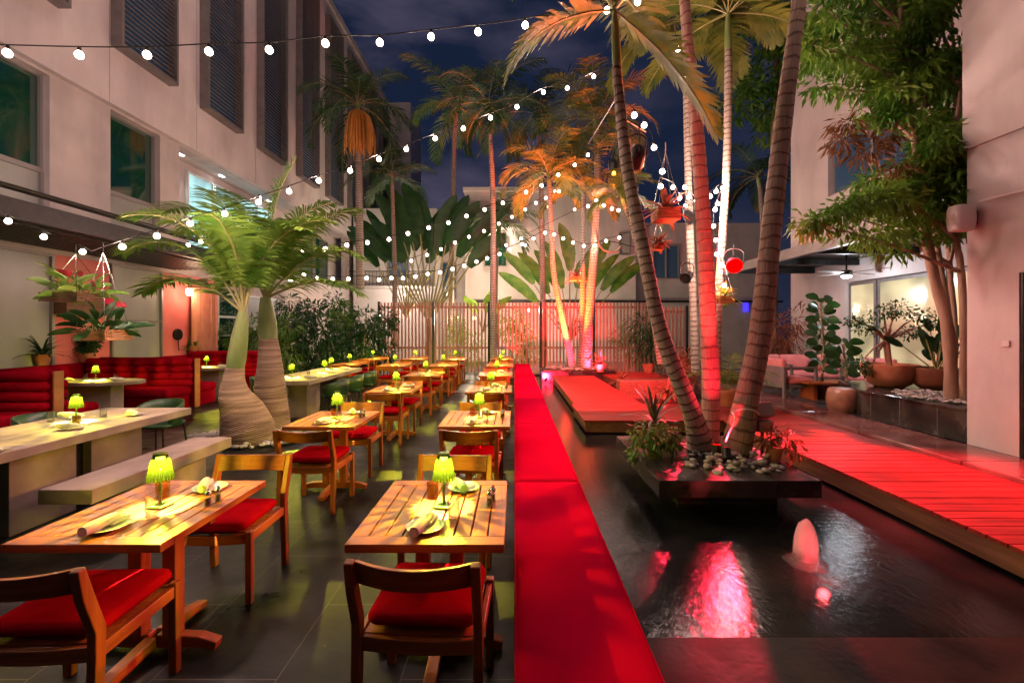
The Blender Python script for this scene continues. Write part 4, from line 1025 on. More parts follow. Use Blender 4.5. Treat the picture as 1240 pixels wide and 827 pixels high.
# shrub bank behind the middle tables
k = 0
for px, Y, h, m in ((300,14.5,1.9,L_mid),(318,15.5,2.3,L_dark),(345,14.0,1.9,L_mid),(372,15.5,2.5,L_dark),(398,14.6,2.0,L_dark),(420,16.0,2.5,L_mid),(440,15.4,2.2,L_dark),(455,16.6,2.3,L_dark),(360,17,2.9,L_dark),(410,17.2,2.9,L_dark)):
    x = (px-CX)/F*Y; k += 1
    pl = ['low bright shrub by the booths','dense shrub just behind the bottle palm trunks','bright shrub above the second concrete table','tall dense shrub above the second concrete table','dense dark shrub beside the wooden aisle tables','tall mid green shrub near the fence start','dark shrub touching the fence end post','dark shrub behind the fence end post','highest back shrub above the concrete table','highest back shrub near the fence'][k-1]
    bush('shrub', pl, (x, Y, 0), [((random.Random(k*9+i).uniform(-.5,.5), random.Random(k*7+i).uniform(-.3,.3), h*(.12+.68*i/5)), (.45,.42,.34), 190) for i in range(7)], (.24,.055), m, 60+k, group='shrubs behind the tables')
# bright plants beyond the fence
for i, (px, Y, h) in enumerate(((560,18.6,1.9),(622,18.7,2.3),(640,19.1,1.9),(760,18.8,1.7))):
    x = (px-CX)/F*Y
    bush('shrub', ['bright shrub seen through the fence by the first gate post','tallest bright shrub showing through the middle fence panel','bright low shrub showing through the middle fence panel','bright shrub seen through the red lit fence panel'][i], (x,Y,.0), [((random.Random(i*5+j).uniform(-.5,.5), 0, h*(.3+.7*j/4)), (.5,.3,.35), 170) for j in range(5)], (.22,.045), L_lime, 90+i, group='bright shrubs beyond the fence')

# ------------------------------------------------------------------ big tree on the lounge planter
def big_tree():
    q = random.Random(77); b0 = Vector((6.05, 6.3, .69)); t = thing('tree', 'big multi stemmed leafy tree rising from the pebbles in the lounge planter', 'tree', b0)
    tr = MB()
    stems = [[b0, at(1148,400,6.3), at(1130,330,6.35), at(1116,250,6.4), at(1108,170,6.5), at(1098,110,6.5), at(1090,30,6.6)],
             [b0+Vector((.12,.05,0)), at(1148,380,6.5), at(1135,300,6.55), at(1128,240,6.6), at(1120,130,6.8), at(1140,40,6.9)],
             [b0+Vector((.2,.2,0)), at(1156,400,6.7), at(1150,320,6.7), at(1146,240,6.7), at(1158,120,6.8), at(1150,0,6.8)],
             [b0+Vector((.10,-.06,0)), at(1168,420,6.1), at(1164,330,6.15), at(1158,290,6.2), at(1150,220,6.4), at(1165,100,6.5)]]
    for s_, r0 in zip(stems, (.08,.048,.045,.055)):
        p = spline(s_, 26); tr.tube(p, [r0*(1-.6*i/26)*(1+.06*math.sin(i*2.1)) for i in range(27)], 10)
    # branches, each carrying leaf sprays
    lf = MB(); tips = []
    for c, rd in [(at(1098,110,6.4),0)]: pass
    targets = []
    for _ in range(62):
        px = q.uniform(965,1178); py = q.uniform(-90,225); Y = q.uniform(5.9,7.6)
        if px < 1010 and py > 130: continue
        if py > 150 and px < 1090 and q.random() < .6: continue
        targets.append(at(px,py,Y))
    targets += [at(1075,240,6.0), at(1040,248,5.9), at(1010,258,5.8), at(982,270,5.7), at(1100,225,6.1), at(1150,240,6.0), at(1165,215,5.9), at(1150,190,5.9), at(1140,215,6.2), at(1168,255,6.0), at(1178,200,6.0), at(1130,180,5.8), at(1160,160,5.9)]
    for g in targets:
        s_ = stems[q.randrange(4)]; a = min(s_[2:], key=lambda p: (p-(g-Vector((0,0,.5)))).length)
        mid = a.lerp(g,.5)+Vector((q.uniform(-.1,.1), q.uniform(-.1,.1), q.uniform(.05,.25)))
        pp = spline([a, mid, g], 8); tr.tube(pp, [.028,.025,.022,.018,.015,.012,.01,.008,.006], 6)
        for i, p in enumerate(pp[3:]):
            cloud(lf, p + Vector((q.uniform(-.1,.1), q.uniform(-.1,.1), q.uniform(-.05,.05))), (.29,.27,.15), 58, .14, .045, q, droop=.55, shell=.15)
    for a, b in ((at(1110,225,6.1), at(975,275,5.7)),):
        pp = spline([a, a.lerp(b,.5)+Vector((0,0,.12)), b], 14); tr.tube(pp, [.02*(1-i/16) for i in range(15)], 6)
        for p in pp: cloud(lf, p, (.16,.2,.10), 34, .12, .045, q, droop=.8, shell=.1)
    tr.build('trunk', M_bark, t, smooth=True); lf.build('crown', L_olive, t)
    cp = MB()
    for c in (at(1030,150,6.2), at(1050,185,6.1), at(1075,165,6.2), at(1090,200,6.1), at(1020,170,6.1)): cloud(cp, c, (.3,.25,.16), 110, .15, .035, q, droop=.6, shell=.1)
    cp.build('red_lit_spray', L_redlit, t)  # leaves coloured as if red light fell on them
big_tree()
# far evergreen mass behind the tree (above the lounge building)
t = thing('tree', 'dark evergreen tree behind the leaning palm at the building corner', 'tree', (8.3, 15.2, 0))
q = random.Random(9); lf = MB()
for i in range(70):
    c = Vector((q.uniform(7.2,10.6), q.uniform(14.5,16.5), q.uniform(8.5,15)))
    cloud(lf, c, (.6,.6,.45), 90, .28, .10, q)
MB().tube([(8.6,15.3,0),(8.7,15.3,5),(8.8,15.3,11)], [.2,.16,.08], 10).build('trunk', M_bark, t); lf.build('crown', L_olive, t)

# ------------------------------------------------------------------ pots and potted plants
def pot(parent, c, r0, h, m=M_terra, foot=.65, rim=True, name='pot'):
    pr = [(r0*foot,0),(r0*(foot+.12),h*.25),(r0*.95,h*.8)] + ([(r0*1.06,h*.82),(r0*1.06,h),(r0*.94,h),(r0*.9,h*.88),(.001,h*.86)] if rim else [(r0,h),(r0*.93,h),(r0*.88,h*.9),(.001,h*.89)])
    return MB().lathe(pr, c, 32).build(name, m, parent, smooth=True)
def rosette(mb, c, n, L, w, r_, el=(20,80), droop=1.2):
    for i in range(n):
        a = i*2.4; e = R(r_.uniform(*el)); d = Vector((math.cos(a)*math.cos(e), math.sin(a)*math.cos(e), math.sin(e)))
        leaflet(mb, Vector(c), d, Vector((0,0,1)), L*r_.uniform(.8,1.15), w, droop, 5)
# on the pond planter, left: leafy pot with spiky plant
c = Vector((1.55, 5.05, .30)); t = thing('potted_plant', 'bushy trailing pot plant with spiky centre on the pond planter corner', 'plant', c)
pot(t, c, .10, .17); q = random.Random(4); lf = MB()
for dx, dy, dz, rr_ in ((0,0,.27,.2),(-.13,-.02,.22,.17),(.13,-.05,.22,.17),(.02,-.12,.2,.15),(-.17,-.08,.05,.14),(.2,.03,.15,.12)): cloud(lf, c+Vector((dx,dy,dz)), rr_, 105, .085, .036, q, .5, .3)
lf.build('leaves', L_mid, t); rs = MB(); rosette(rs, c+Vector((.0,0,.36)), 20, .42, .035, q, (15,85), 1.0); rs.build('spiky_leaves', mat('dark_bromeliad', (.03,.05,.03), .4, (.10,.09,.05), 8), t)
# right: croton pot
c = Vector((2.74, 4.80, .30)); t = thing('potted_plant', 'red leafed pot plant at the boardwalk side of the pond planter', 'plant', c)
pot(t, c, .085, .16); lf = MB()
for dx, dz, rr_ in ((0,.28,.13),(.12,.24,.12),(-.08,.24,.10),(.2,.12,.09)): cloud(lf, c+Vector((dx,-.02,dz)), rr_, 60, .085, .028, q, .4, .2)
lf.build('leaves', L_copper, t)
# bonsai in the big pot
c = Vector((6.55, 7.95, .69)); t = thing('potted_tree', 'small twisted tree in the wide brown bowl on the black planter', 'tree', c)
MB().lathe([(.20,0),(.30,.06),(.40,.22),(.42,.40),(.39,.40),(.37,.34),(.001,.33)], c, 40).build('bowl', M_terra, t, smooth=True)
tr = MB(); s1 = [c+Vector((0,0,.33)), c+Vector((-.05,0,.8)), c+Vector((.0,0,1.0))]; tr.tube(spline(s1,8), [.05]*5+[.04]*4, 8); lf = MB()
for dx, dz, rd in ((-.45,1.05,.22),(-.2,1.3,.22),(.2,1.35,.24),(.55,1.25,.2),(.45,.95,.18),(-.65,1.15,.16),(-.55,.42,.2),(-.38,.30,.16),(.75,1.1,.16)):
    e = c+Vector((dx, q.uniform(-.15,.15), dz)); tr.tube(spline([s1[1], s1[1].lerp(e,.5)+Vector((0,0,.06)), e], 6), [.028,.025,.02,.016,.012,.01,.006], 6); cloud(lf, e, (rd*1.3, rd, rd*.7), 190, .06, .03, q, .2, .2)
tr.build('trunk', mat('pink_bark', (.36,.17,.12), .8, (.45,.24,.17), 6), t, smooth=True); lf.build('crown', L_dark, t)
c = Vector((7.0, 7.55, .69)); t = thing('potted_plant', 'broad leafed plant in a dark pot behind the tree stems', 'plant', c)
MB().lathe([(.20,0),(.33,.12),(.36,.36),(.33,.37),(.31,.33),(.001,.32)], c, 36).build('pot', mat('rust_pot', (.10,.03,.015), .5, (.18,.05,.02), 6), t, smooth=True)
lf, rc = MB(), MB()
for i in range(26): paddle(lf, rc, c+Vector((0,0,.3)), q.uniform(0,6.28), q.uniform(.1,.9), q.uniform(.2,.8), .30, .20, q)
rc.build('stems', M_rachis, t); lf.build('leaves', L_dark, t, smooth=True)
# fiddle leaf climbers in lounge
for (px, Y, hh, n_, lb) in ((995,9.6,2.0,44,'tall round leafed fig beside the lounge wall'), (1022,9.0,1.15,20,'low round leafed plant behind the drum stool')):
    c = at(px, 470, Y); c.z = .248; t = thing('potted_plant', lb, 'plant', c); pot(t, c, .16, .26, M_potb)
    lf, rc = MB(), MB(); tk = MB(); tk.tube(spline([c+Vector((0,0,.2)), c+Vector((.06,0,hh*.5)), c+Vector((-.03,0,hh))], 8), .018, 6); tk.build('trunk', M_bark, t)
    for i in range(n_):
        z = .5+(hh-.45)*i/n_; paddle(lf, rc, c+Vector((0,0,z)), i*2.4, q.uniform(.7,1.3), .10, .24, .20, q, .9)
    rc.build('stems', M_rachis, t); lf.build('leaves', L_dark, t, smooth=True)
# pots along the back of the lounge / red deck
def leafy_pot(px, py, Y, z, r0, h, label, lm, kind='cloud', H=.6, seed=1, potm=M_terra):
    c = at(px, py, Y); c.z = z; q = random.Random(seed); t = thing('potted_plant', label, 'plant', c); pot(t, c, r0, h, potm); lf = MB(); top = c+Vector((0,0,h*.9))
    if kind == 'cloud':
        for i in range(5): cloud(lf, top+Vector((q.uniform(-.5,.5)*H*.6, q.uniform(-.3,.3)*H*.6, H*(.25+.18*i))), H*.36, 120, .14*H/.6, .04, q, .3, .2)
    elif kind == 'rosette': rosette(lf, top, 34, H, .045, q)
    else:
        rc = MB()
        for i in range(12): frond(lf, rc, top, i*2.4, R(q.uniform(45,85)), H*1.3, 1.5, n=16, ll=.25, lw=.03, r_=q, thick=.008)
        rc.build('stalks', M_rachis, t)
    lf.build('leaves', lm, t); return t
leafy_pot(882,480,8.9,.20,.22,.32,'feathery palm in a terracotta pot behind the pond trunks', L_palm, 'palm', .85, 3)
leafy_pot(952,465,12.6,.246,.45,.42,'pale twiggy bush in a wide terracotta pot behind the pink sofa', L_copper, 'cloud', 1.3, 4)
leafy_pot(727,455,14.9,.30,.16,.26,'small terracotta pot with spiky flowers by the rear planter', L_copper, 'rosette', .5, 5)
leafy_pot(785,440,15.6,.22,.2,.3,'dark leafy shrub in a pot against the red lit fence', L_dark, 'cloud', 1.5, 6)
leafy_pot(752,455,13.2,.0,.16,.2,'low red lit bromeliad beside the deck log', L_copper, 'rosette', .55, 7)
leafy_pot(808,487,9.4,.20,.12,.18,'low spiky bromeliad on the crossing deck behind the leaning palm', L_copper, 'rosette', .5, 8)
leafy_pot(830,478,10.5,.20,.14,.2,'broad leafed croton on the deck behind the red trunk', L_copper, 'cloud', .7, 9)
leafy_pot(124,448,9.0,.98,.13,.22,'spiky leafed terracotta pot on the banquette ledge', L_dark, 'rosette', .5, 10).location.x = -9.33
leafy_pot(150,448,9.9,.98,.13,.2,'trailing leafed terracotta pot on the banquette ledge', L_dark, 'cloud', .45, 11).location.x = -9.33
leafy_pot(228,448,13.2,.98,.13,.22,'small agave in terracotta pot beside the curtain', L_olive, 'rosette', .4, 12).location.x = -9.33

# ------------------------------------------------------------------ hanging baskets
def basket(name, label, c, r0, h, m, plant, L, kind, seed, ropes=.9):
    q = random.Random(seed); t = thing(name, label, 'hanging plant', c); b = MB(); c = Vector(c)
    for k_ in range(5):
        z = h*k_/5
        for s in (-1,1):
            b.box(c.x-r0, c.x+r0, c.y+s*(r0-.012)-.012, c.y+s*(r0-.012)+.012, c.z+z, c.z+z+h*.13)
            b.box(c.x+s*(r0-.012)-.012, c.x+s*(r0-.012)+.012, c.y-r0+.026, c.y+r0-.026, c.z+z+.003, c.z+z+h*.13+.003)
    b.box(c.x-r0+.026, c.x+r0-.026, c.y-r0+.026, c.y+r0-.026, c.z, c.z+.02)
    b.build('basket', m, t); w = MB(); tp_ = c+Vector((0,0,h+ropes))
    for sx_ in (-1,1):
        for sy_ in (-1,1): w.tube([c+Vector((sx_*r0*.9, sy_*r0*.9, h*.9)), tp_], .004, 4)
    w.tube([tp_, tp_+Vector((0,0,.12))], .006, 5); w.build('hanger', M_steel, t)
    lf = MB()
    if kind == 'paddle':
        rc = MB()
        for i in range(38): paddle(lf, rc, c+Vector((q.uniform(-.5,.5)*r0,q.uniform(-.5,.5)*r0,h*.7)), i*2.4, q.uniform(.1,1.7), q.uniform(.05,.22), L*q.uniform(.7,1.15), .085, q, 1.2)
        if seed == 2:
            pm = mat('crimson_petal', (.35,.01,.03), .4, (.5,.03,.05), 8)
            for i in range(9):
                fl, fs_ = MB(), MB(); paddle(fl, fs_, c+Vector((.12,0,h*.7)), i*2.4, q.uniform(.2,1.9), q.uniform(.18,.34), .13, .09, q, 1.0)
                fl.build('flower', pm, t, smooth=True)
        rc.build('stems', M_rachis, t)
    elif kind == 'rosette': rosette(lf, c+Vector((0,0,h*.6)), 30, L, .05, q, (10,80), 1.3)
    else: cloud(lf, c+Vector((0,0,h+.05)), (L,L,L*.6), 160, .12, .04, q)
    lf.build('leaves', plant, t, smooth=(kind == 'paddle')); return t
M_bask = woodmat('basket_slats', (.36,.13,.05), (.50,.22,.09), .6, 'X')
c = at(125,412,5.6); basket('hanging_basket', 'slatted wooden basket of dark leaves hanging below the canopy', c, .20, .13, M_bask, L_dark, .27, 'paddle', 1, .95)
c = at(92,366,5.9); basket('hanging_basket', 'upper bark basket with pale broad leaves hanging beside the canopy', c, .24, .12, M_deckd, L_lime, .32, 'paddle', 2, .5)
c = at(806,268,5.6); basket('hanging_basket', 'red lit wooden basket of orange bromeliads on the leaning palm', c, .14, .15, M_bask, L_copper, .34, 'rosette', 3, .7)
c = at(797,303,5.7); basket('hanging_basket', 'small red orchid basket hanging below the bromeliad basket', c, .06, .1, M_bask, L_copper, .2, 'rosette', 4, .3)
c = at(876,367,7.9); basket('hanging_basket', 'small basket of strap leaves hanging below the red lamp', c, .13, .12, M_bask, L_mid, .32, 'rosette', 5, .6)
c = at(697,340,15.2); basket('hanging_basket', 'small basket of bromeliads hung between the orange lit palms', c, .2, .14, M_bask, L_copper, .5, 'rosette', 6, .6)

# ------------------------------------------------------------------ stones
def pebble_mesh(seed):
    bm = bmesh.new(); bmesh.ops.create_icosphere(bm, subdivisions=2, radius=1); q = random.Random(seed)
    a, b_, c_ = q.uniform(.8,1.2), q.uniform(.6,.9), q.uniform(.35,.55)
    for v in bm.verts:
        k_ = 1+.10*math.sin(v.co.x*3+seed)+.08*math.cos(v.co.y*4+seed*2); v.co = Vector((v.co.x*a*k_, v.co.y*b_*k_, v.co.z*c_*k_ + c_))
    me = bpy.data.meshes.new('pebble'); bm.to_mesh(me); bm.free(); me.polygons.foreach_set('use_smooth', [True]*len(me.polygons)); me.materials.append(M_pebble); return me
PM = [pebble_mesh(i) for i in range(6)]; q = random.Random(31)
done = []
for i in range(115):
    x = q.gauss(2.28,.27); y = q.gauss(4.74,.22)
    if not (1.75 < x < 2.78 and 4.40 < y < 5.3): continue
    lvl = 0
    for (px_, py_, h_) in done:
        if (px_-x)**2+(py_-y)**2 < .045**2: lvl = max(lvl, h_+.028)
    done.append((x,y,lvl)); o = bpy.data.objects.new('pebble', PM[i%6]); COL.objects.link(o); s = q.uniform(.028,.05); o.location = (x,y,.298+lvl); o.scale = (s,s,s); o.rotation_euler = (q.uniform(-.25,.25), q.uniform(-.25,.25), q.uniform(0,6.28))
    tag(o, 'smooth grey river stone in the pile around the pond palm trunks', 'stone', 'river stones on the pond planter')
def gravel(name, label, cx, cyy, rx, ry, z, n, s0, seed, ex=None):
    q = random.Random(seed); v = []; f = []
    bm = bmesh.new(); bmesh.ops.create_icosphere(bm, subdivisions=1, radius=1); bv = [v_.co.copy() for v_ in bm.verts]; bf_ = [[v_.index for v_ in f_.verts] for f_ in bm.faces]; bm.free(); m_ = MB()
    for _ in range(n):
        a = q.uniform(0,6.28); r0 = math.sqrt(q.random()); x = cx+rx*r0*math.cos(a); y = cyy+ry*r0*math.sin(a)
        s = s0*q.uniform(.6,1.3); an = q.uniform(0,3.14); ca, sa = math.cos(an), math.sin(an); zz = z+q.uniform(0,s*.6)
        m_.add([(x+s*(p.x*ca*1.2-p.y*sa*.8), y+s*(p.x*sa*1.2+p.y*ca*.8), zz+s*.5*p.z) for p in bv], bf_)
    return stuff(m_.build(name, M_pebble, smooth=True), label, 'pebbles')
gravel('gravel', 'loose grey pebbles around the base of the bottle palms', -4.1, 7.1, .95, .75, .02, 520, .05, 1)
gravel('gravel', 'loose pale pebbles around the tree stems on the lounge planter', 6.35, 6.6, .62, .75, .70, 420, .035, 2)
gravel('gravel', 'loose pebbles covering the rear planter bed', 2.15, 15.85, 1.1, .7, .34, 300, .06, 3)
# ------------------------------------------------------------------ string lights
_bm = bmesh.new(); bmesh.ops.create_uvsphere(_bm, u_segments=14, v_segments=10, radius=.034)
for v in _bm.verts:
    if v.co.z > 0: v.co.z *= 1.25; v.co.x *= 1-.35*(v.co.z/.04)**2; v.co.y *= 1-.35*(v.co.z/.04)**2
ME_bulb = bpy.data.meshes.new('bulb'); _bm.to_mesh(ME_bulb); _bm.free(); ME_bulb.polygons.foreach_set('use_smooth', [True]*len(ME_bulb.polygons)); ME_bulb.materials.append(E_bulb)
_s = MB().lathe([(.012,.030),(.016,.035),(.016,.068),(.008,.072)], n=10); ME_sock = bpy.data.meshes.new('socket'); ME_sock.from_pydata([tuple(p) for p in _s.v], [], _s.f); ME_sock.materials.append(M_dark)
BULB_W = 31
LD = bpy.data.lights.new('bulb_glow', 'POINT'); LD.energy = BULB_W; LD.color = (1,.65,.57); LD.shadow_soft_size = .035
LD3 = bpy.data.lights.new('added_bulb_glow', 'POINT'); LD3.energy = 78; LD3.color = (1,.74,.66); LD3.shadow_soft_size = .05
LD2 = bpy.data.lights.new('bulb_glow_far', 'POINT'); LD2.energy = BULB_W*2.5; LD2.color = (1,.65,.57); LD2.shadow_soft_size = .05
def string_light(label, pts, ends=(), every=1, wire=True):
    P = [at(*p) for p in pts]; t = thing('string_light', label, 'string lights', P[0], 'string lights')
    W = [at(*e) for e in ends[:1]] + [p + Vector((0,0,.075)) for p in P] + [at(*e) for e in ends[1:]]
    if wire and len(W) > 2: MB().tube(spline(W, len(W)*3), .006 if P[0].y < 9 else .010, 5).build('cable', M_dark, t)
    for i, p in enumerate(P):
        b = bpy.data.objects.new('bulb', ME_bulb); COL.objects.link(b); b.parent = t; b.location = p - P[0]
        s = bpy.data.objects.new('socket', ME_sock); COL.objects.link(s); s.parent = b
        if p.y > 9:
            b.scale = (1.35,)*3
        if i % every == 0:
            g = bpy.data.objects.new('glow', LD if every == 1 else LD2); COL.objects.link(g); g.parent = b
def added_string(label, P3, ends, group='string lights'):
    t = thing('string_light', label, 'string lights', P3[0], group); P = [Vector(p) for p in P3]
    MB().tube(spline([ends[0]]+[p+Vector((0,0,.075)) for p in P]+[ends[1]], 40), .006, 5).build('cable', M_dark, t)
    for p in P:
        b = bpy.data.objects.new('bulb', ME_bulb); COL.objects.link(b); b.parent = t; b.location = p-P[0]
        s = bpy.data.objects.new('socket', ME_sock); COL.objects.link(s); s.parent = b
        g = bpy.data.objects.new('glow', LD); COL.objects.link(g); g.parent = b
def ramp(xy, y0, y1): n = len(xy)-1; return [(x, y, y0+(y1-y0)*i/max(1,n)) for i, (x, y) in enumerate(xy)]
string_light('top string of round bulbs sweeping from the louvred facade to the leaning palm crown',
  ramp([(-75,62),(9,65),(96,67),(178,67),(253,63),(326,61),(394,53),(460,52),(522,45),(579,39),(636,31),(686,22),(735,13),(772,3)], 3.9, 5.1), ends=((-170,50,3.8),(800,-8,5.15)))
string_light('short string of bulbs dipping below the black canopy edge', ramp([(-38,246),(10,268),(53,287),(100,305)], 5.2, 6.0), ends=((-90,225,5.1),(125,312,6.2)))
string_light('long string of bulbs rising from the canopy across the bottle palms to the leaning palm',
  ramp([(148,299),(190,286),(230,271),(272,259),(313,245),(350,232),(386,219),(424,207),(459,193),(492,181),(527,168),(561,156),(594,143),(626,130),(658,112),(687,107),(719,93)], 5.3, 8.2), ends=((110,305,5.2),(750,76,8.4)), every=2)
string_light('string of bulbs crossing before the traveller palm towards the orange palms',
  ramp([(420,297),(445,294),(471,290),(494,283),(519,276),(543,270),(565,262),(587,254),(609,246),(637,233),(656,225),(676,212),(696,200),(712,188)], 11.2, 13.5), ends=((385,300,11),(724,180,13.6)), every=2)
string_light('middle string of small bulbs in front of the pale rear wall',
  ramp([(498,316),(517,309),(534,302),(551,294),(568,287),(586,280),(604,271),(620,263),(636,254),(649,246),(661,240),(677,232)], 14.5, 16), ends=((470,325,14),(690,226,16)), every=2)
string_light('lowest sagging string of small bulbs just above the slatted fence',
  ramp([(368,333),(385,336),(403,338),(422,338),(444,337),(459,339),(474,337),(488,337),(503,335),(518,332),(533,330),(548,326),(562,322),(577,317),(590,313),(605,308),(617,302),(632,296),(646,289),(660,282),(671,284),(682,289),(694,294),(707,298),(720,297),(734,292),(750,288),(771,281)], 12.5, 15), ends=((340,325,12.3),(790,272,15)), every=3)
string_light('short string of bulbs sagging between the orange lit palms',
  ramp([(712,250),(722,243),(731,249),(741,253),(749,255),(760,258),(770,262)], 14.2, 13.0), ends=((640,282,14.5),(790,250,13)), every=2)
string_light('faint string of bulbs hanging beside the bottle palm crown', ramp([(228,297),(243,293),(314,240),(367,303),(394,302),(352,338),(385,338)], 8.5, 9.5), wire=False)
string_light('string of bulbs dropping behind the large orange palm frond', ramp([(768,140),(780,152),(792,179),(802,208),(800,226)], 5.6, 6.2), ends=((755,120,5.5),(808,235,6.2)))
string_light('vertical string of bulbs beside the wide ringed red trunk', ramp([(821,60),(832,95),(837,127)], 6.4, 6.6), ends=((815,30,6.3),(838,150,6.6)))
string_light('tangled cluster of bulbs between the spotted palm and red trunk', ramp([(815,227),(823,240),(829,227),(834,239),(843,243),(830,250)], 7.6, 8.2), ends=((800,215,7.4),(850,245,8.3)), every=2)
string_light('loop of bulbs wound around the slender palm behind the pond', ramp([(860,238),(867,232),(875,228),(869,247),(866,254),(864,274),(867,291),(868,308),(873,320),(877,346)], 7.9, 7.7), ends=((850,240,8),(880,352,7.7)), every=2)
string_light('row of bulbs curving towards the lit rear corner', ramp([(613,297),(622,292),(631,289),(636,297),(662,250),(672,232),(696,254)], 16, 17), wire=False, every=2)

added_string('added unseen string of bulbs overhead from the thick leaning palm to the plaster wall', [(2.9+.45*i, 4.3-.12*i, 5.7-.05*math.sin(i*.5)) for i in range(4)], ((2.7,4.9,5.8),(5.6,3.5,5.9)))  # added out of view to brighten the tree, wall and foreground
for lab_, P3_, en_ in (('added unseen string of bulbs high along the louvred facade', [(-6.9+.1*i, 8.5+1.3*i, 11.2+1.0*i) for i in range(6)], ((-9.2,7,10.5),(-6,17,18))),  # added above the view to brighten the upper facade
                     ('added unseen string of bulbs along the facade beside the canopy end', [(-7.6+.05*i, 1.5+.8*i, 5.6-.1*i) for i in range(6)], ((-9.2,.5,6),(-8.9,6.3,5.6)))):  # added beside the view to brighten the near facade
    n0 = set(bpy.data.objects); added_string(lab_, P3_, en_)
    for o_ in set(bpy.data.objects)-n0:
        if o_.type == 'LIGHT': o_.data = LD3
# ------------------------------------------------------------------ stage lamps on the trunks
RED = (1,.018,.055); ORG = (1,.20,.05)
def can(label, px, py, Y, target, e, col, ang, r=.10, L=.26, lens=None, blend=.7, extra=()):
    c = at(px, py, Y); t = thing('stage_light', label, 'spotlight', c); tv = Vector(target); d = (tv-c).normalized()
    m_ = MB(); m_.tube([c-d*L*.55, c-d*L*.45, c-d*L*.1, c+d*L*.45], [r*.45, r*.8, r, r*1.05], 18, cap=False).build('can', M_dark, t, smooth=True)
    MB().tube([c-d*L*.5, c-d*L*.46], [r*.4, r*.7], 18).build('back_cap', M_dark, t)
    MB().tube([c+d*(L*.30), c+d*(L*.31)], r*.98, 18).build('lens', lens or M_dark, t)
    s = d.cross(Vector((0,0,1))).normalized(); up = s.cross(d)
    MB().tube(spline([c+s*r*1.15, c+s*r*1.15+Vector((0,0,.2)), c+Vector((0,0,.27)), c-s*r*1.15+Vector((0,0,.2)), c-s*r*1.15], 16), .012, 6).build('yoke', M_dark, t)
    MB().tube(spline([c-d*L*.5, c-d*L*.8+Vector((0,0,-.1)), c-d*L*.6+Vector((0,0,.3))], 8), .008, 5).build('cord', M_dark, t)
    p = c + d*L*.52; spot(t, p, target, e, col, ang, blend, .05)
    for (tg, e2, c2, a2, b2) in extra: spot(t, p, tg, e2, c2, a2, b2, .05)
    return t
can('black stage lamp clamped to the leaning palm trunk facing the far decks', 771, 190, 5.42, (1.9,11.2,.2), 6500, RED, 44, extra=(((.3,10,.45), 1500, RED, 30, .8),))
can('black stage lamp on the spotted palm aimed down at the boardwalk', 834, 262, 8.75, (4.1,5.0,.2), 3300, RED, 42, extra=(((4.1,6.9,.2), 2300, ORG, 24, .9),))
can('lower black stage lamp on the spotted palm facing the bench', 832, 335, 8.7, (.3,5.0,.45), 420, RED, 60)
can('glowing red lamp on the slender palm behind the pond', 889, 320, 8.0, (1.8,2.5,.0), 1200, RED, 85, lens=E_red, r=.13, extra=(((1.75,5.0,4.3), 4500, (1,.13,.03), 28, .8),((4.95,4.4,.2), 2200, RED, 22, 1.0),))
point(None, at(889,322,7.8), 35, (1,.02,.02), .08, 'red_spill')
can('black stage lamp high on the far slender palm facing the log and rear deck', 742, 200, 12.0, (3.6,14,.2), 3500, ORG, 45, r=.12)
def uplight(label, loc, target, e, col, ang, blend=.7):
    c = Vector(loc); t = thing('uplight', label, 'spotlight', c); d = (Vector(target)-c).normalized(); b = c+Vector((0,0,.09))
    MB().tube([b-d*.05, b+d*.06], .045, 16).build('can', M_dark, t); MB().tube([b+d*.0605, b+d*.062], .040, 16).build('lens', E_red, t)
    MB().tube([c, b], .01, 6).build('stake', M_dark, t); spot(t, b+d*.075, target, e, col, ang, blend, .03)
uplight('small black uplight between the pond palm trunks', (2.20,4.72,.31), (2.33,5.45,1.75), 95, RED, 62)
uplight('second small uplight aimed up the wide ringed trunk', (2.16,4.86,.31), (2.31,5.4,3.2), 700, (1,.05,.05), 26)
uplight('small uplight on the crossing deck below the palm crown', (3.0,7.7,.2), (1.8,5.0,4.5), 450, (1,.16,.04), 30, .8)
uplight('small uplight in the rear bed below the orange palms', (1.75,14.4,.2), (1.6,15.6,6.0), 9500, (1,.11,.02), 58)
uplight('red uplight in the rear bed beside the orange palms', (2.7,14.4,.0), (2.2,15.6,2.5), 1500, RED, 90)
uplight('red uplight beside the bench facing the fence', (1.0,14.5,.0), (2.2,17.4,1.2), 1200, RED, 110)

# ------------------------------------------------------------------ light beyond the fence and on the building
def wall_lamp(label, x, y, z, e, col, r=.06, fac=1):
    t = thing('wall_lamp', label, 'wall lamp', (x,y,z)); MB().lathe([(r*.5,-.08),(r,-.06),(r,.06),(r*.5,.08)], (x,y,z), 16).build('globe', E_sconce, t, smooth=True)
    MB().box(x-.03,x+.03,y+.0*fac,y+.12*fac,z-.015,z+.015).build('arm', M_dark, t); point(t, (x,y-.12,z), e, col, .07)
wall_lamp('round lamp glowing behind the fence near the shrub end', -4.0, 21, 2.3, 380, (1,.72,.5))
wall_lamp('round lamp glowing behind the fence by the thin palm', -1.8, 20.5, 2.2, 380, (1,.78,.55))
wall_lamp('round lamp on the rear wall behind the bright shrubs', .7, 21.5, 2.6, 420, (1,.8,.55))
wall_lamp('lamp under the pale rear awning', -1.2, 23.6, 6.4, 120, (1,.75,.62))
wall_lamp('lamp by the pale stepped building', -6.0, 25.0, 3.6, 120, (1,.85,.78))
t = thing('wall_sconce', 'warm sconce glowing at the top of the pink curtain', 'sconce', (-9.25,12.95,2.75))
MB().lathe([(.05,-.1),(.09,-.04),(.09,.08),(.05,.1)], (-9.25,12.95,2.75), 16).build('shade', E_sconce, t, smooth=True); point(t, (-9.05,12.95,2.7), 20, (1,.6,.35), .08)
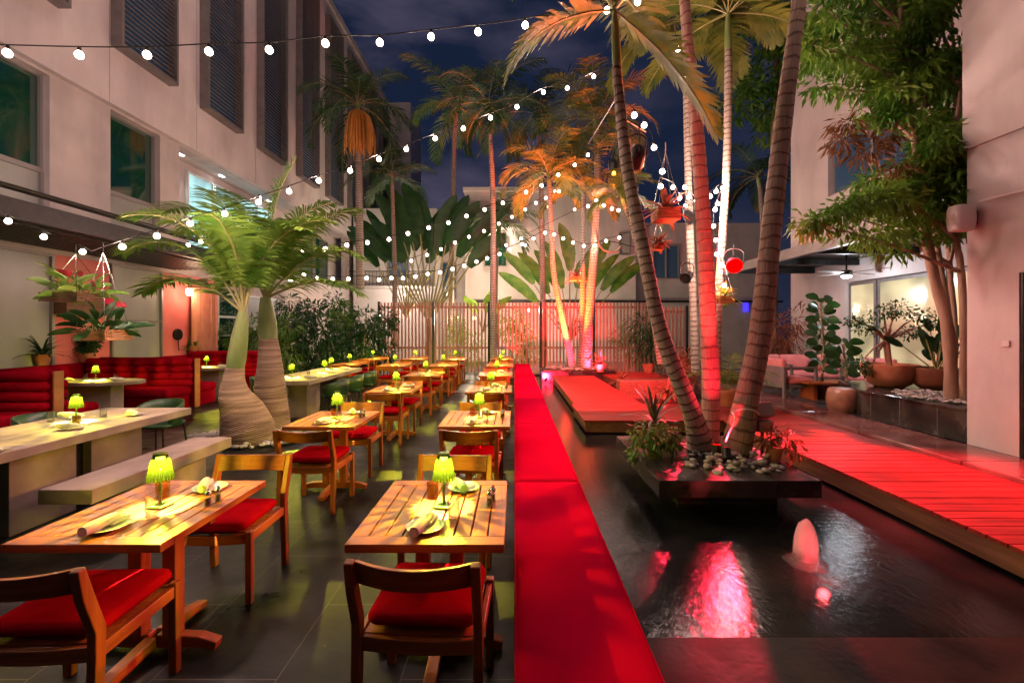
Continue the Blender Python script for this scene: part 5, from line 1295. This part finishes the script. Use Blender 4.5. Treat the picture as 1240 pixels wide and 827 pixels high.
# curtain
m_ = MB(); n_ = 60; vs_ = []; fs = []
for i in range(n_+1):
    y = 13.1+1.15*i/n_; x = -9.30+.05*math.sin(i*.95)+.015*math.sin(i*2.3)
    for z in (.1, 1.5, 2.9): vs_.append((x+(.01 if z > 1 else .03)*math.sin(i*.6), y, z))
for i in range(n_):
    for j in (0,1): fs.append((3*i+j, 3*i+3+j, 3*i+4+j, 3*i+1+j))
tag(m_.add(vs_, fs).build('curtain', mat('salmon_curtain', (.55,.20,.13), .85, (.62,.26,.17), 3), smooth=True), 'salmon pink pleated curtain hanging on the building wall', 'curtain')
for y, l in ((10.15, 'black round wall disc on the pink panel below the hanging basket'), (12.75, 'black round wall disc beside the pink curtain')):
    t = thing('wall_disc', l, 'wall lamp', (-9.4,y,1.55)); MB().tube([(-9.465,y,1.55),(-9.40,y,1.55)], .16, 28).build('disc', M_dark, t, bevel=.01); MB().tube([(-9.42,y,1.42),(-9.40,y,1.1)], .012, 6).build('stem', M_dark, t)
# wall lamp heads lighting the plaster (bracket lamps high on facade)
# ------------------------------------------------------------------ fountain
def mk_foam():
    m, n, l, o = _mat('fountain_foam'); tr = n.new('ShaderNodeBsdfTransparent'); d = n.new('ShaderNodeBsdfTranslucent'); d.inputs[0].default_value = (.95,.9,.9,1)
    df = n.new('ShaderNodeBsdfDiffuse'); df.inputs[0].default_value = (.9,.85,.85,1); m1 = n.new('ShaderNodeMixShader'); l.new(d.outputs[0], m1.inputs[1]); l.new(df.outputs[0], m1.inputs[2])
    lw = n.new('ShaderNodeLayerWeight'); lw.inputs[0].default_value = .5; mr_ = n.new('ShaderNodeMapRange'); mr_.inputs['From Min'].default_value = .25; mr_.inputs['From Max'].default_value = .95; mr_.inputs['To Min'].default_value = .55; mr_.inputs['To Max'].default_value = .12; l.new(lw.outputs['Facing'], mr_.inputs['Value'])
    m2 = n.new('ShaderNodeMixShader'); 
    tcz = n.new('ShaderNodeTexCoord'); sz_ = n.new('ShaderNodeSeparateXYZ'); l.new(tcz.outputs['Object'], sz_.inputs[0])
    fz = n.new('ShaderNodeMapRange'); fz.inputs['From Max'].default_value = .12; fz.inputs['To Min'].default_value = .25; l.new(sz_.outputs['Z'], fz.inputs['Value'])
    mz = n.new('ShaderNodeMath'); mz.operation = 'MULTIPLY_ADD'; mz.inputs[2].default_value = 0; l.new(fz.outputs[0], mz.inputs[0])
    l.new(mr_.outputs[0], mz.inputs[1])
    l.new(mz.outputs[0], m2.inputs[0]); l.new(tr.outputs[0], m2.inputs[1]); l.new(m1.outputs[0], m2.inputs[2]); l.new(m2.outputs[0], o.inputs[0]); return m
t = thing('fountain', 'pale bubbling water jet rising from the dark pond', 'fountain', (2.16,3.37,-.035))
from mathutils import noise as _ns
_j = MB().lathe([(.15,0),(.115,.012),(.095,.03),(.086,.06),(.082,.10),(.078,.15),(.072,.19),(.062,.235),(.048,.275),(.032,.305),(.014,.322),(.001,.326)], (2.16,3.37,-.034), 48, close=False)
for k_, p_ in enumerate(_j.v):
    d_ = Vector((p_.x-2.16, p_.y-3.37, 0)); f_ = 1+.16*_ns.noise(Vector((p_.x*26, p_.y*26, p_.z*9)))+.08*_ns.noise(p_*70); _j.v[k_] = Vector((2.16+d_.x*f_, 3.37+d_.y*f_, p_.z+.02*_ns.noise(p_*22)*(p_.z > .1)))
_j.build('jet', mk_foam(), t, smooth='all')
_q = random.Random(8)
_d = MB()
for k_ in range(46):
    a_ = _q.uniform(0,6.28); rr_ = _q.uniform(.07,.17); zz_ = _q.uniform(.0,.20)*(1.2-rr_*5); c_ = Vector((2.16+rr_*math.cos(a_), 3.37+rr_*math.sin(a_), max(-.02, zz_))); s_ = _q.uniform(.002,.0045)
    _d.lathe([(.0005,-s_),(s_*.8,-s_*.5),(s_,0),(s_*.8,s_*.5),(.0005,s_)], c_, 6)
_d.build('droplets', M_glass, t, smooth='all')
ul = MB().lathe([(.03,0),(.03,.008)], (2.16,3.37,-.034), 16).build('underwater_lamp', M_dark, t); point(ul, (2.12,3.12,.05), 3, (1,.06,.07), .03)
# steel downpipe and cable ties on spotted palm omitted; ropes between palms
for l, a, b in (('thin guy rope from the leaning palm to the rear palms', at(752,110,5.05), at(712,175,12)), ('thin guy rope between the leaning palm and the red trunk', at(748,140,5.05), at(782,160,5.6))):
    tag(MB().tube([a, b], .006, 5).build('guy_rope', M_white), l, 'rope')
t = thing('air_plant_wire', 'dark wire loop frame with driftwood hung between palms', 'wire ornament', at(735,300,14))
MB().tube(spline([at(720,270,14), at(728,300,14), at(745,305,14), at(752,298,14)], 10), .035, 6).build('driftwood', M_bark, t)
MB().tube(spline([at(700,330,14), at(715,300,14), at(735,292,14), at(770,300,14)], 12), .012, 5).build('wire', M_dark, t)
